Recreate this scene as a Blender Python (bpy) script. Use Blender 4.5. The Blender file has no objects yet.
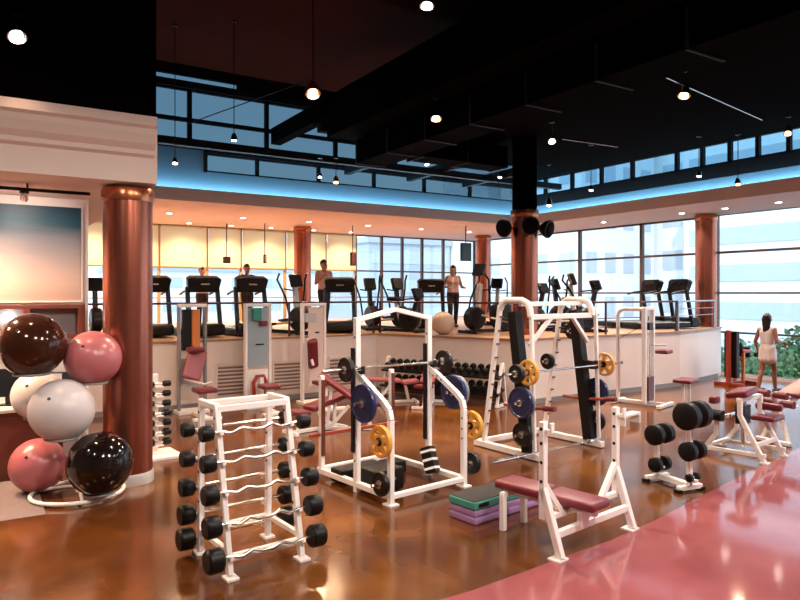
import bpy, bmesh, math, random
from mathutils import Vector, Matrix, Euler
random.seed(7)
PI = math.pi
col = bpy.context.scene.collection
R = math.radians
F, H, HOR = 664.0, 2.2, 293.0            # focal length in pixels, eye height, horizon row of an 800x600 frame
YAW = R(32.3)
SY, CY = math.sin(YAW), math.cos(YAW)

def pt(px, d):                            # column of the frame + distance along the view -> plan position
    r = (px-400)/F*d
    return (r*CY + d*SY, -r*SY + d*CY)
def fl(px, py, z=0.0):                    # point of the plane at height z
    return pt(px, F*(H-z)/(py-HOR))
def zat(py, d): return H + (HOR-py)/F*d

ORD = ['first','second','third','fourth','fifth','sixth','seventh','eighth','ninth','tenth','eleventh','twelfth',
       'thirteenth','fourteenth','fifteenth','sixteenth','seventeenth','eighteenth']

# ------------------------------------------------------------------ materials
def mat(name, color, rough=0.5, metal=0.0, noise=0.0, nscale=8.0, bump=0.0, spec=0.5, emit=None, estr=0.0, coat=0.0):
    m = bpy.data.materials.new(name); m.use_nodes = True
    nt = m.node_tree; b = nt.nodes['Principled BSDF']
    b.inputs['Base Color'].default_value = (*color, 1)
    b.inputs['Roughness'].default_value = rough
    b.inputs['Metallic'].default_value = metal
    b.inputs['Specular IOR Level'].default_value = spec
    if coat: b.inputs['Coat Weight'].default_value = coat; b.inputs['Coat Roughness'].default_value = 0.08
    if emit:
        b.inputs['Emission Color'].default_value = (*emit, 1); b.inputs['Emission Strength'].default_value = estr
    if noise or bump:
        tc = nt.nodes.new('ShaderNodeTexCoord'); n = nt.nodes.new('ShaderNodeTexNoise')
        n.inputs['Scale'].default_value = nscale; n.inputs['Detail'].default_value = 5
        nt.links.new(tc.outputs['Object'], n.inputs['Vector'])
        if noise:
            mx = nt.nodes.new('ShaderNodeMix'); mx.data_type = 'RGBA'
            mx.inputs[6].default_value = (*[c*(1-noise) for c in color], 1)
            mx.inputs[7].default_value = (*[min(1, c*(1+noise)) for c in color], 1)
            nt.links.new(n.outputs['Fac'], mx.inputs[0]); nt.links.new(mx.outputs[2], b.inputs['Base Color'])
        if bump:
            bp = nt.nodes.new('ShaderNodeBump'); bp.inputs['Strength'].default_value = bump; bp.inputs['Distance'].default_value = 0.01
            nt.links.new(n.outputs['Fac'], bp.inputs['Height']); nt.links.new(bp.outputs['Normal'], b.inputs['Normal'])
    return m
def glassmat(name, tint, gloss=0.10):
    m = bpy.data.materials.new(name); m.use_nodes = True; nt = m.node_tree
    nt.nodes.remove(nt.nodes['Principled BSDF'])
    t = nt.nodes.new('ShaderNodeBsdfTransparent'); t.inputs[0].default_value = (*tint, 1)
    g = nt.nodes.new('ShaderNodeBsdfGlossy'); g.inputs['Roughness'].default_value = 0.02; g.inputs[0].default_value = (1, 1, 1, 1)
    lw = nt.nodes.new('ShaderNodeLayerWeight'); pw = nt.nodes.new('ShaderNodeMath'); pw.operation = 'POWER'; pw.inputs[1].default_value = 5
    nt.links.new(lw.outputs['Facing'], pw.inputs[0]); fr = nt.nodes.new('ShaderNodeMath'); fr.operation = 'MULTIPLY_ADD'; fr.inputs[1].default_value = .8; fr.inputs[2].default_value = .035
    lw.inputs[0].default_value = .5; nt.links.new(pw.outputs[0], fr.inputs[0])
    mx = nt.nodes.new('ShaderNodeMixShader')
    nt.links.new(fr.outputs[0], mx.inputs[0]); nt.links.new(t.outputs[0], mx.inputs[1]); nt.links.new(g.outputs[0], mx.inputs[2])
    nt.links.new(mx.outputs[0], nt.nodes['Material Output'].inputs[0])
    return m

M = {}
M['white'] = mat('white_enamel', (.92,.875,.865), .32)
M['black'] = mat('black_rubber', (.0045,.004,.0045), .45, spec=.25)
M['iron'] = mat('black_iron', (.006,.005,.006), .38, spec=.35)
M['plastic'] = mat('dark_plastic', (.007,.006,.007), .36, spec=.3)
M['grey'] = mat('grey_plastic', (.25,.24,.25), .4)
M['silver'] = mat('silver_plastic', (.55,.52,.50), .35, .3)
M['chrome'] = mat('chrome', (.82,.80,.78), .18, 1.0)
M['red'] = mat('wine_vinyl', (.165,.018,.030), .38, noise=.15, nscale=6)
M['pinkpad'] = mat('rose_vinyl', (.36,.095,.115), .4)
M['redmetal'] = mat('red_enamel', (.34,.045,.02), .35)
M['orange'] = mat('orange_enamel', (.62,.20,.05), .4)
M['yellow'] = mat('yellow_plate_paint', (.72,.34,.05), .35, noise=.1)
M['blue'] = mat('navy_plate_rubber', (.012,.022,.085), .28)
M['screen'] = mat('dark_screen', (.01,.012,.016), .12)
M['bluescreen'] = mat('blue_screen', (.03,.09,.12), .2)
M['copper'] = mat('copper_cladding', (.36,.115,.075), .27, .9, noise=.15, nscale=1.3)
M['copperring'] = mat('copper_ring', (.50,.17,.08), .25, .8)
M['teal'] = mat('teal_foam', (.06,.30,.24), .6)
M['purple'] = mat('lilac_foam', (.36,.20,.42), .6)
M['stepblack'] = mat('step_rubber_top', (.02,.018,.018), .7, bump=.5, nscale=120)
M['wallwhite'] = mat('warm_white_plaster', (.80,.70,.66), .7, noise=.04, nscale=3)
M['soffit'] = mat('soffit_plaster', (.78,.62,.56), .75, noise=.03, nscale=3)
M['platwall'] = mat('platform_wall_paint', (.80,.68,.64), .55, noise=.04, nscale=2)
M['bluewall'] = mat('blue_wall_paint', (.09,.17,.25), .7, noise=.05, nscale=2)
M['blackceil'] = mat('black_ceiling_paint', (.0022,.0010,.0009), .95, noise=.3, nscale=1.5, spec=.02)
M['redceil'] = mat('dark_maroon_ceiling', (.045,.007,.0035), .9, spec=.05, noise=.4, nscale=.8)
M['frame'] = mat('bronze_window_frame', (.10,.06,.05), .4, .4)
M['darkframe'] = mat('dark_steel_frame', (.006,.007,.010), .6, spec=.2)
M['goldframe'] = mat('tan_window_frame', (.42,.27,.12), .4, .2)
M['rail'] = mat('dark_rail', (.06,.015,.015), .3, .4)
M['steelrail'] = mat('steel_rail', (.35,.36,.40), .3, .8)
M['platfloor'] = mat('platform_rubber_floor', (.34,.20,.12), .45, noise=.2)
M['carpet'] = mat('grey_carpet', (.20,.15,.15), .9, noise=.25, nscale=60)
M['brownwood'] = mat('dark_red_wood', (.13,.030,.018), .35, noise=.3, nscale=5)
M['counter'] = mat('white_counter', (.75,.70,.68), .3)
M['skin'] = mat('skin', (.55,.27,.18), .5)
M['darkskin'] = mat('tanned_skin', (.33,.13,.085), .5)
M['hair'] = mat('dark_hair', (.018,.008,.006), .45)
M['whitecloth'] = mat('white_cotton', (.82,.76,.80), .8, bump=.2, nscale=25)
M['pinkcloth'] = mat('pale_pink_cotton', (.75,.48,.42), .8, bump=.2, nscale=25)
M['darkcloth'] = mat('dark_cloth', (.03,.02,.025), .8, bump=.2, nscale=25)
M['rubbershoe'] = mat('dark_shoe', (.05,.03,.035), .6)
M['towel'] = mat('green_cloth', (.05,.30,.24), .85, bump=.3, nscale=40)
M['glass'] = glassmat('clear_glass', (.93,.97,1.0))
M['tintglass'] = glassmat('blue_tinted_glass', (.25,.33,.38))
M['paleglass'] = glassmat('pale_tinted_glass', (.45,.62,.72))
M['bldwhite'] = mat('building_white_cladding', (.86,.87,.88), .7)
M['bldgrey'] = mat('building_grey_cladding', (.46,.50,.55), .6)
M['bldglass'] = mat('building_window_glass', (.52,.58,.64), .3)
M['bark'] = mat('bark', (.10,.06,.04), .9)
M['leaf'] = mat('leaf', (.07,.17,.06), .7, noise=.5, nscale=.8)
M['ground'] = mat('street_paving', (.45,.46,.47), .9)
M['bulb'] = mat('lamp_glow', (1,.9,.8), .3, emit=(1,.55,.24), estr=9)
M['bulbwhite'] = mat('lamp_glow_white', (1,1,1), .3, emit=(1,.92,.85), estr=25)
M['ballwhite'] = mat('white_ball_vinyl', (.55,.51,.53), .33)
M['ballpink'] = mat('pink_ball_vinyl', (.42,.125,.14), .28)
M['ballbrown'] = mat('bronze_ball_vinyl', (.05,.016,.009), .12, .4)
M['balldark'] = mat('dark_ball_vinyl', (.007,.004,.004), .10, .0, spec=.6)
M['ballbeige'] = mat('beige_ball_vinyl', (.62,.46,.34), .4)

# roller blind: lets daylight glow through
m = bpy.data.materials.new('cream_blind_fabric'); m.use_nodes = True; nt = m.node_tree
d = nt.nodes.new('ShaderNodeBsdfDiffuse'); d.inputs[0].default_value = (.90,.78,.55,1)
t = nt.nodes.new('ShaderNodeBsdfTranslucent'); t.inputs[0].default_value = (.96,.86,.64,1)
mx = nt.nodes.new('ShaderNodeMixShader'); mx.inputs[0].default_value = .6
nt.nodes.remove(nt.nodes['Principled BSDF'])
nt.links.new(d.outputs[0], mx.inputs[1]); nt.links.new(t.outputs[0], mx.inputs[2]); nt.links.new(mx.outputs[0], nt.nodes['Material Output'].inputs[0])
M['blind'] = m

def floor_mat(name, c0, c1, c2, rough, tint=(1,1,1,1)):
    m = bpy.data.materials.new(name); m.use_nodes = True; nt = m.node_tree; b = nt.nodes['Principled BSDF']
    tc = nt.nodes.new('ShaderNodeTexCoord'); n = nt.nodes.new('ShaderNodeTexNoise'); n.inputs['Scale'].default_value = .55; n.inputs['Detail'].default_value = 4
    n2 = nt.nodes.new('ShaderNodeTexNoise'); n2.inputs['Scale'].default_value = 2.2; n2.inputs['Detail'].default_value = 6
    r = nt.nodes.new('ShaderNodeValToRGB'); r.color_ramp.elements[0].position = .3; r.color_ramp.elements[1].position = .72
    r.color_ramp.elements[0].color = (*c0,1); r.color_ramp.elements[1].color = (*c2,1)
    e = r.color_ramp.elements.new(.5); e.color = (*c1,1)
    nt.links.new(tc.outputs['Object'], n.inputs['Vector']); nt.links.new(tc.outputs['Object'], n2.inputs['Vector'])
    a = nt.nodes.new('ShaderNodeMath'); a.operation = 'MULTIPLY_ADD'; a.inputs[1].default_value = .14
    s = nt.nodes.new('ShaderNodeMath'); s.operation = 'MULTIPLY'; s.inputs[1].default_value = .88
    nt.links.new(n.outputs['Fac'], s.inputs[0]); nt.links.new(n2.outputs['Fac'], a.inputs[0]); nt.links.new(s.outputs[0], a.inputs[2])
    nt.links.new(a.outputs[0], r.inputs[0]); nt.links.new(r.outputs[0], b.inputs['Base Color'])
    b.inputs['Roughness'].default_value = rough; b.inputs['Specular IOR Level'].default_value = .6; b.inputs['Specular Tint'].default_value = tint
    bp = nt.nodes.new('ShaderNodeBump'); bp.inputs['Strength'].default_value = .035; bp.inputs['Distance'].default_value = .01
    nt.links.new(n2.outputs['Fac'], bp.inputs['Height']); nt.links.new(bp.outputs['Normal'], b.inputs['Normal'])
    return m
M['floor'] = floor_mat('brown_stained_floor', (.040,.011,.0025), (.098,.031,.007), (.225,.085,.020), .15, (1,.66,.42,1))
M['pinkfloor'] = floor_mat('rose_red_floor', (.22,.055,.062), (.29,.080,.088), (.37,.115,.12), .085)

# sky mural: colour belongs to the print itself
m = bpy.data.materials.new('sky_print'); m.use_nodes = True; nt = m.node_tree; b = nt.nodes['Principled BSDF']
tc = nt.nodes.new('ShaderNodeTexCoord'); sp = nt.nodes.new('ShaderNodeSeparateXYZ'); n = nt.nodes.new('ShaderNodeTexNoise')
n.inputs['Scale'].default_value = 2.2; n.inputs['Detail'].default_value = 3
mp = nt.nodes.new('ShaderNodeMapping'); mp.inputs['Scale'].default_value = (.5,1,2.0); mp.inputs['Rotation'].default_value = (0,-.45,0)
a = nt.nodes.new('ShaderNodeMath'); a.operation = 'MULTIPLY_ADD'; a.inputs[1].default_value = .28
r = nt.nodes.new('ShaderNodeValToRGB')
els = r.color_ramp.elements
els[0].position = .05; els[0].color = (.50,.33,.28,1); els[1].position = 1.0; els[1].color = (.003,.035,.065,1)
for p_, c_ in ((.22,(.60,.42,.36,1)),(.48,(.42,.34,.33,1)),(.66,(.24,.24,.27,1)),(.82,(.012,.085,.13,1))):
    e = els.new(p_); e.color = c_
nt.links.new(tc.outputs['Generated'], sp.inputs[0]); nt.links.new(tc.outputs['Generated'], mp.inputs[0]); nt.links.new(mp.outputs[0], n.inputs['Vector'])
s = nt.nodes.new('ShaderNodeMath'); s.operation = 'SUBTRACT'; s.inputs[1].default_value = .5
nt.links.new(n.outputs['Fac'], s.inputs[0]); nt.links.new(s.outputs[0], a.inputs[0]); nt.links.new(sp.outputs['Z'], a.inputs[2])
nt.links.new(a.outputs[0], r.inputs[0]); nt.links.new(r.outputs[0], b.inputs['Base Color']); b.inputs['Roughness'].default_value = .45
M['mural'] = m

# ------------------------------------------------------------------ mesh builder
def basis(p, q):
    p, q = Vector(p), Vector(q); z = (q-p).normalized()
    up = Vector((0,0,1)) if abs(z.z) < .95 else Vector((0,1,0))
    x = up.cross(z).normalized(); y = z.cross(x)
    return x, y, z
class MB:
    def __init__(s): s.bm = bmesh.new()
    def box(s, c, size, rot=(0,0,0)):
        mtx = Matrix.Translation(c) @ Euler(rot).to_matrix().to_4x4() @ Matrix.Diagonal((*size, 1))
        bmesh.ops.create_cube(s.bm, size=1, matrix=mtx); return s
    def span(s, lo, hi):
        return s.box([(a+b)/2 for a,b in zip(lo,hi)], [abs(b-a) for a,b in zip(lo,hi)])
    def bar(s, p, q, w, h=None):          # square tube; h runs along the "up" side
        h = h or w; p, q = Vector(p), Vector(q); x, y, z = basis(p, q)
        vs = [s.bm.verts.new(e + x*(sx*w/2) + y*(sy*h/2)) for e in (p,q) for sx,sy in ((-1,-1),(1,-1),(1,1),(-1,1))]
        f = s.bm.faces.new
        f(vs[3::-1]); f(vs[4:])
        for i in range(4): f((vs[i], vs[(i+1)%4], vs[4+(i+1)%4], vs[4+i]))
        return s
    def tube(s, pts, rad, seg=10, caps=True):
        pts = [Vector(p) for p in pts]; rads = rad if isinstance(rad, (list,tuple)) else [rad]*len(pts)
        rings = []; px = None
        for i, p in enumerate(pts):
            a = pts[max(i-1,0)]; b = pts[min(i+1,len(pts)-1)]
            z = (b-a).normalized()
            if px is None: x, y, _ = basis(a, b)
            else:
                x = (px - z*px.dot(z)).normalized(); y = z.cross(x)
            px = x
            rings.append([s.bm.verts.new(p + x*(math.cos(2*PI*k/seg)*rads[i]) + y*(math.sin(2*PI*k/seg)*rads[i])) for k in range(seg)])
        for r0, r1 in zip(rings, rings[1:]):
            for k in range(seg): s.bm.faces.new((r0[k], r0[(k+1)%seg], r1[(k+1)%seg], r1[k]))
        if caps: s.bm.faces.new(rings[0][::-1]); s.bm.faces.new(rings[-1])
        return s
    def cyl(s, p, q, r, seg=16, r2=None): return s.tube([p,q], [r, r2 if r2 is not None else r], seg)
    def ring(s, c, rad, r, axis='z', seg=32, sub=8):
        c = Vector(c); V = []
        for i in range(seg):
            a = 2*PI*i/seg; ca, sa = math.cos(a), math.sin(a); row = []
            for j in range(sub):
                b = 2*PI*j/sub; R_ = rad + r*math.cos(b); h = r*math.sin(b)
                v = {'z':(R_*ca, R_*sa, h), 'x':(h, R_*ca, R_*sa), 'y':(R_*ca, h, R_*sa)}[axis]
                row.append(s.bm.verts.new(c+Vector(v)))
            V.append(row)
        for i in range(seg):
            for j in range(sub):
                s.bm.faces.new((V[i][j], V[(i+1)%seg][j], V[(i+1)%seg][(j+1)%sub], V[i][(j+1)%sub]))
        return s
    def lathe(s, c, prof, axis='z', seg=24, closed=False):      # prof: (radius, height) pairs
        c = Vector(c); rows = []
        for (rr, h) in prof:
            if rr < 1e-6:
                v = {'z':(0,0,h),'x':(h,0,0),'y':(0,h,0)}[axis]; rows.append([s.bm.verts.new(c+Vector(v))]); continue
            row = []
            for i in range(seg):
                a = 2*PI*i/seg; ca, sa = rr*math.cos(a), rr*math.sin(a)
                v = {'z':(ca,sa,h),'x':(h,ca,sa),'y':(sa,h,ca)}[axis]; row.append(s.bm.verts.new(c+Vector(v)))
            rows.append(row)
        pairs = list(zip(rows, rows[1:])) + ([(rows[-1], rows[0])] if closed else [])
        for a, b in pairs:
            for i in range(seg):
                j = (i+1) % seg
                if len(a) == 1 and len(b) == 1: continue
                if len(a) == 1: s.bm.faces.new((a[0], b[j], b[i]))
                elif len(b) == 1: s.bm.faces.new((a[i], a[j], b[0]))
                else: s.bm.faces.new((a[i], a[j], b[j], b[i]))
        if not closed:
            if len(rows[0]) > 1: s.bm.faces.new(rows[0][::-1])
            if len(rows[-1]) > 1: s.bm.faces.new(rows[-1])
        return s
    def ball(s, c, r, scale=(1,1,1), rot=(0,0,0), u=24, v=16):
        mtx = Matrix.Translation(c) @ Euler(rot).to_matrix().to_4x4() @ Matrix.Diagonal((r*scale[0], r*scale[1], r*scale[2], 1))
        bmesh.ops.create_uvsphere(s.bm, u_segments=u, v_segments=v, radius=1, matrix=mtx); return s
    def prism(s, pts, vec):               # planar polygon pushed along vec
        vec = Vector(vec); a = [s.bm.verts.new(p) for p in pts]; b = [s.bm.verts.new(Vector(p)+vec) for p in pts]
        s.bm.faces.new(a[::-1]); s.bm.faces.new(b)
        n = len(a)
        for i in range(n): s.bm.faces.new((a[i], a[(i+1)%n], b[(i+1)%n], b[i]))
        return s
    def pad(s, c, size, rot=(0,0,0), r=.03):   # cushion with rounded edges
        b = bmesh.new(); bmesh.ops.create_cube(b, size=1, matrix=Matrix.Diagonal((*size,1)))
        bmesh.ops.bevel(b, geom=list(b.edges), offset=min(r, min(size)*.45), segments=3, affect='EDGES', profile=.6)
        mtx = Matrix.Translation(c) @ Euler(rot).to_matrix().to_4x4()
        b.transform(mtx); me = bpy.data.meshes.new('t'); b.to_mesh(me); b.free(); s.bm.from_mesh(me); bpy.data.meshes.remove(me); return s
    def build(s, name, material, parent=None, smooth=True, bevel=0, loc=None, rot=None):
        bmesh.ops.recalc_face_normals(s.bm, faces=list(s.bm.faces))
        me = bpy.data.meshes.new(name)
        if smooth:
            for f in s.bm.faces: f.smooth = True
            lim = R(38)
            for e in s.bm.edges:
                if len(e.link_faces) == 2 and e.calc_face_angle(0) > lim: e.smooth = False
        s.bm.to_mesh(me); s.bm.free()
        me.materials.append(M[material] if isinstance(material, str) else material)
        o = bpy.data.objects.new(name, me); col.objects.link(o)
        if parent: o.parent = parent
        if loc is not None: o.location = loc
        if rot is not None: o.rotation_euler = rot
        if bevel:
            bv = o.modifiers.new('bevel', 'BEVEL'); bv.width = bevel; bv.segments = 2; bv.limit_method = 'ANGLE'; bv.angle_limit = R(40)
        return o
def tag(o, label, cat, group=None, kind=None):
    if label: o['label'] = label
    if cat: o['category'] = cat
    if group: o['group'] = group
    if kind: o['kind'] = kind
    return o
def thing(name, label, cat, loc=(0,0,0), rz=0.0, group=None):
    o = bpy.data.objects.new(name, None); o.empty_display_size = .1; col.objects.link(o)
    o.location = loc; o.rotation_euler = (0,0,rz)
    return tag(o, label, cat, group)
def struct(o): o['kind'] = 'structure'; return o
def dup(root, loc=None, rot=None, label=None, group=None, scale=None):
    def cp(o, parent):
        c = o.copy(); col.objects.link(c)
        if parent is not None: c.parent = parent
        for ch in [x for x in ALL_CH(o)]: cp(ch, c)
        return c
    r = cp(root, None)
    if loc is not None: r.location = loc
    if rot is not None: r.rotation_euler = rot
    if scale is not None: r.scale = scale
    if label: r['label'] = label
    if group: r['group'] = group
    return r
def ALL_CH(o): return list(o.children)
# ================================================================== the room
X1, Y1 = 16.85, 21.0                        # glazing planes of the right and back walls
ZS0, ZS1 = 4.30, 4.52                       # perimeter soffit
XS, YS = 14.2, 15.4                         # its inner edges
XC, YC = 14.75, 16.0                        # clerestory planes above it
ZC = 7.6; ZSLAB = 5.55
PZ = 1.30                                   # platform height
o = MB().span((-7,-4,-.2),(X1+.2,Y1+.2,0)).build('floor','floor',smooth=False); struct(o)
# rose-red floor inlay, lower right
edge = [fl(400,612), fl(470,592), fl(520,574), fl(565,557), fl(610,541), fl(655,521), fl(700,497), fl(750,472), fl(800,448), (11.8,5.35), (16.6,6.0)]
o = MB().prism([(x,y,.0005) for x,y in edge]+[(16.6,-3.8,.0005),(1.6,-3.8,.0005)], (0,0,.0055)).build('floor_inlay','pinkfloor',smooth=False); struct(o)
o = MB().span((-6.9,7.45,.0005),(.55,9.6,.007)).build('floor_carpet','carpet',smooth=False); struct(o)
# outer shell out of view
o = MB().span((-7.2,-4.2,0),(X1+.2,-4,ZC)).build('wall_front','wallwhite',smooth=False); struct(o)
o = MB().span((-7.2,-4,0),(-7,9.7,ZC)).build('wall_side','wallwhite',smooth=False); struct(o)
o = MB().span((-2.2,10,0),(-2,Y1,ZS0)).build('wall_inner','wallwhite',smooth=False); struct(o)
# white wall with mural (left)
o = MB().span((-7,9.7,0),(1.22,10.0,3.44)).build('wall_left','wallwhite',smooth=False,bevel=.01); struct(o)
# left bulkhead with cornice
b = MB(); b.span((-7,7.85,3.44),(1.70,YS,4.02))
prof = [(7.85,3.72),(7.80,3.75),(7.80,3.80),(7.74,3.86),(7.70,3.96),(7.70,4.02),(7.66,4.05),(7.66,4.15),(7.85,4.15)]
b.prism([(-7,y,z) for y,z in prof], (8.66,0,0))
b.span((-7,7.85,4.02),(1.70,YS,4.14))
struct(b.build('ceiling_bulkhead','soffit',smooth=False))
struct(MB().span((-7,7.9,4.14),(1.70,8.1,ZC)).build('wall_upper_left','blackceil',smooth=False))
struct(MB().span((1.50,8.1,4.14),(1.70,YC,ZC)).build('wall_upper_side','blackceil',smooth=False))
# perimeter soffit (L shaped): back run and right run
struct(MB().span((-2,YS,ZS0),(X1+.15,Y1+.15,ZS1)).build('ceiling_soffit_back','soffit',smooth=False))
struct(MB().span((XS,-4,ZS0),(X1+.15,YS,ZS1)).build('ceiling_soffit_right','soffit',smooth=False))
# lip of the cove
struct(MB().span((1.75,YS,ZS1),(XS+.06,YS+.06,ZS1+.07)).span((XS,-4,ZS1),(XS+.06,YS,ZS1+.07)).build('trim_1','soffit',smooth=False))
# high ceiling and the dropped black ceiling
struct(MB().span((-7.2,-4.2,ZC),(XC+.3,YC+.3,ZC+.2)).build('ceiling','redceil',smooth=False))
struct(MB().span((6.3,-4,ZSLAB),(14.0,12.9,ZSLAB+.35)).build('ceiling_dropped','blackceil',smooth=False))
# upper back wall
b = MB(); b.span((1.5,YC,ZS1),(XC+.2,YC+.18,5.12)); b.span((1.5,YC,5.12),(4.55,YC+.18,5.66))
struct(b.build('wall_upper_back','bluewall',smooth=False))
b = MB(); b.span((XC,-4,ZS1),(XC+.18,YC,4.92)); struct(b.build('wall_upper_right','bluewall',smooth=False))
b = MB(); b.span((XC-.02,-4,4.92),(XC+.18,YC,5.24)); b.span((XC-.02,-4,5.78),(XC+.18,YC,ZC))
b.span((4.53,YC-.02,5.10),(4.61,YC+.18,5.70)); b.span((4.55,YC-.02,5.58),(XC,YC+.18,5.72)); b.span((1.5,YC-.02,7.06),(XC,YC+.18,7.22)); b.span((1.5,YC,7.38),(XC,YC+.18,ZC)); b.span((5.4,YC,7.20),(XC,YC+.18,7.40)); b.span((1.5,YC-.02,5.62),(4.55,YC+.18,5.72))
struct(b.build('wall_upper_frame','darkframe',smooth=False))
NW = [0]
def window(lo, hi, axis, frame, glass, fw=.05, depth=.10, transoms=(), mulls=()):
    """one glazed bay; axis 'x': lies in an x run (plane y = const), 'y': in a y run (plane x = const)"""
    NW[0] += 1
    (a0, z0), (a1, z1), c = lo, hi, axis[1]
    def P(a, z, t): return (a, c+t, z) if axis[0] == 'x' else (c+t, a, z)
    b = MB()
    b.span(P(a0,z0,0), P(a0+fw,z1,depth)); b.span(P(a1-fw,z0,0), P(a1,z1,depth))
    b.span(P(a0,z0,0), P(a1,z0+fw,depth)); b.span(P(a0,z1-fw,0), P(a1,z1,depth))
    for tz, th in transoms: b.span(P(a0,tz-th/2,-.01), P(a1,tz+th/2,depth))
    for mx_ in mulls: b.span(P(mx_-.02,z0,0), P(mx_+.02,z1,depth))
    w = struct(b.build('window_%d' % NW[0], frame, smooth=False))
    MB().span(P(a0+.01,z0+.01,depth*.45), P(a1-.01,z1-.01,depth*.45+.012)).build('pane', glass, w, smooth=False)
    return w
# clerestory back: tall panes above, low band under the dark rail
for x0, x1 in ((1.75,4.22),(4.22,6.15),(6.15,8.1),(8.1,10.0),(10.0,11.9),(11.9,XC)):
    window((x0,5.72),(x1,7.06),('x',YC+.03),'darkframe','tintglass',.05,.1,[(6.32,.09)])
for x0, x1 in ((4.6,5.9),(5.9,7.6),(7.6,9.3),(9.3,11.0),(11.0,12.7),(12.7,XC)):
    window((x0,5.12),(x1,5.58),('x',YC+.03),'darkframe','tintglass',.04,.1)
window((1.75,7.22),(5.4,7.38),('x',YC+.03),'darkframe','tintglass',.02,.1)
ys = [1.0,2.4,3.8,5.2,6.3,7.0,7.66,8.34,9.0,9.7,10.4,11.75,12.8,13.9,15.0,YC-.1]
for y0, y1 in zip(ys, ys[1:]):
    window((y0,5.24),(y1,5.78),('y',XC+.03),'darkframe','paleglass',.045,.1)
struct(MB().span((XC,-4,5.24),(XC+.18,1.0,5.78)).build('wall_upper_end','blackceil',smooth=False))
# main glazing: back wall
xs = [-.2,1.0,2.1,3.3,4.6,6.06,7.16,8.7,10.2,11.4,12.5,13.4,14.3,15.3,X1]
for i, (x0, x1) in enumerate(zip(xs, xs[1:])):
    window((x0,.9),(x1,ZS0),('x',Y1),'goldframe' if x0 < 11 else 'frame','glass',.045,.1,[(3.0,.05),(2.05,.04)])
struct(MB().span((-2,Y1,0),(X1+.1,Y1+.12,.9)).build('wall_back','wallwhite',smooth=False))
struct(MB().span((-2,Y1,.9),(-.2,Y1+.12,ZS0)).build('wall_back_end','wallwhite',smooth=False))
# main glazing: right wall, floor to soffit
ys = [-4,-1.5,1.0,3.0,5.5,8.1,10.6,13.05,15.5,18.0,20.2,Y1]
for y0, y1 in zip(ys, ys[1:]):
    window((y0,.08),(y1,ZS0),('y',X1),'frame' ,'glass',.05 if y0 > 10 else .015,.1,[(3.29,.06),(2.2,.05),(1.15,.05)])
struct(MB().span((X1-.05,-4,0),(X1+.12,Y1,.08)).build('trim_2','counter',smooth=False))
struct(MB().span((X1-.02,20.1,1.3),(X1+.1,20.5,ZS0)).build('trim_3','wallwhite',smooth=False))
# blinds pulled half down on the left part of the back wall
for i, (x0, x1) in enumerate(zip(xs[1:9], xs[2:10])):
    t = thing('roller_blind', 'cream roller blind half lowered over the back window, %s bay from the left' % ORD[i], 'blind', ((x0+x1)/2, Y1-.06, 3.02), 0, 'blinds on the back windows')
    w = x1-x0-.07
    MB().span((-w/2,0,0),(w/2,.004,1.24)).build('fabric','blind',t,smooth=False)
    MB().cyl((-w/2,.0,1.235),(w/2,.0,1.235),.028,10).build('roller','silver',t)
    MB().span((-w/2,-.008,-.025),(w/2,.012,0)).build('bottom_bar','goldframe',t,smooth=False)
# platform with its riser wall
PA,PB,PC_,PE,PD = (-2,12.72),(7.52,12.87),(8.95,9.72),(14.0,9.75),(16.3,10.25)
poly = [PA,PB,PC_,PE,PD,(X1-.06,10.45),(X1-.06,Y1-.02),(-2,Y1-.02)]
struct(MB().prism([(x,y,0.0) for x,y in poly],(0,0,PZ-.04)).build('wall_platform','platwall',smooth=False))
def off(p, dx, dy): return (p[0]+dx, p[1]+dy)
poly2 = [off(PA,0,-.03),off(PB,-.02,-.03),off(PC_,-.03,-.03),off(PE,.01,-.03),off(PD,.02,-.03),(X1-.06,10.42),(X1-.06,Y1-.02),(-2,Y1-.02)]
struct(MB().prism([(x,y,PZ-.04) for x,y in poly2],(0,0,.04)).build('floor_platform','platfloor',smooth=False))
def baseboard(name, p, q):
    d = (Vector(q)-Vector(p)).normalized(); n = Vector((d.y,-d.x))
    c = (Vector(p)+Vector(q))/2 + n*.012; L = (Vector(q)-Vector(p)).length
    struct(MB().box((c.x,c.y,.05),(L,.02,.10),(0,0,math.atan2(d.y,d.x))).build(name,'grey',smooth=False))
baseboard('baseboard_left',PA,PB); baseboard('baseboard_middle',PB,PC_); baseboard('baseboard_right',PC_,PE); baseboard('baseboard_end',PE,PD)

# copper columns
def column(loc, r, z0, z1, label, capz=None, base=True):
    t = thing('column', label, 'column', (loc[0],loc[1],z0), R(20), 'copper clad columns')
    MB().lathe((0,0,0),[(r,.0 if not base else .13),(r,z1-z0-.17)],'z',40).build('shaft','copper',t)
    if base: MB().lathe((0,0,0),[(r+.015,0),(r+.015,.10),(r+.004,.13)],'z',40).build('base','pinkpad' if 0 else 'silver',t)
    MB().lathe((0,0,0),[(r+.012,z1-z0-.17),(r+.018,z1-z0-.13),(r+.018,z1-z0-.05),(r+.004,z1-z0-.02)],'z',40).build('collar','copperring',t)
    if capz: MB().lathe((0,0,0),[(r*.92,z1-z0-.02),(r*.92,capz-z0)],'z',32).build('upper_casing','blackceil',t)
    return t
cx, cy = pt(128, 7.77)
column((cx,cy), .272, 0, 3.43, 'large copper column beside the exercise balls in front', None)
c2 = pt(524.5, 14.5); column(c2, .29, PZ, 4.02, 'tall copper column carrying three black speakers', ZSLAB, False)
c3 = (16.28,10.72); column(pt(706,17.75), .27, PZ, ZS0, 'copper column in front of the right windows by the railing end', None, False)
column(pt(302.5,21.0), .27, PZ, ZS0, 'copper column before the cream blinds at the back', None, False)
column(pt(483,24.2), .27, PZ, ZS0, 'copper column in the far corner where the windows meet', None, False)

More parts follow.
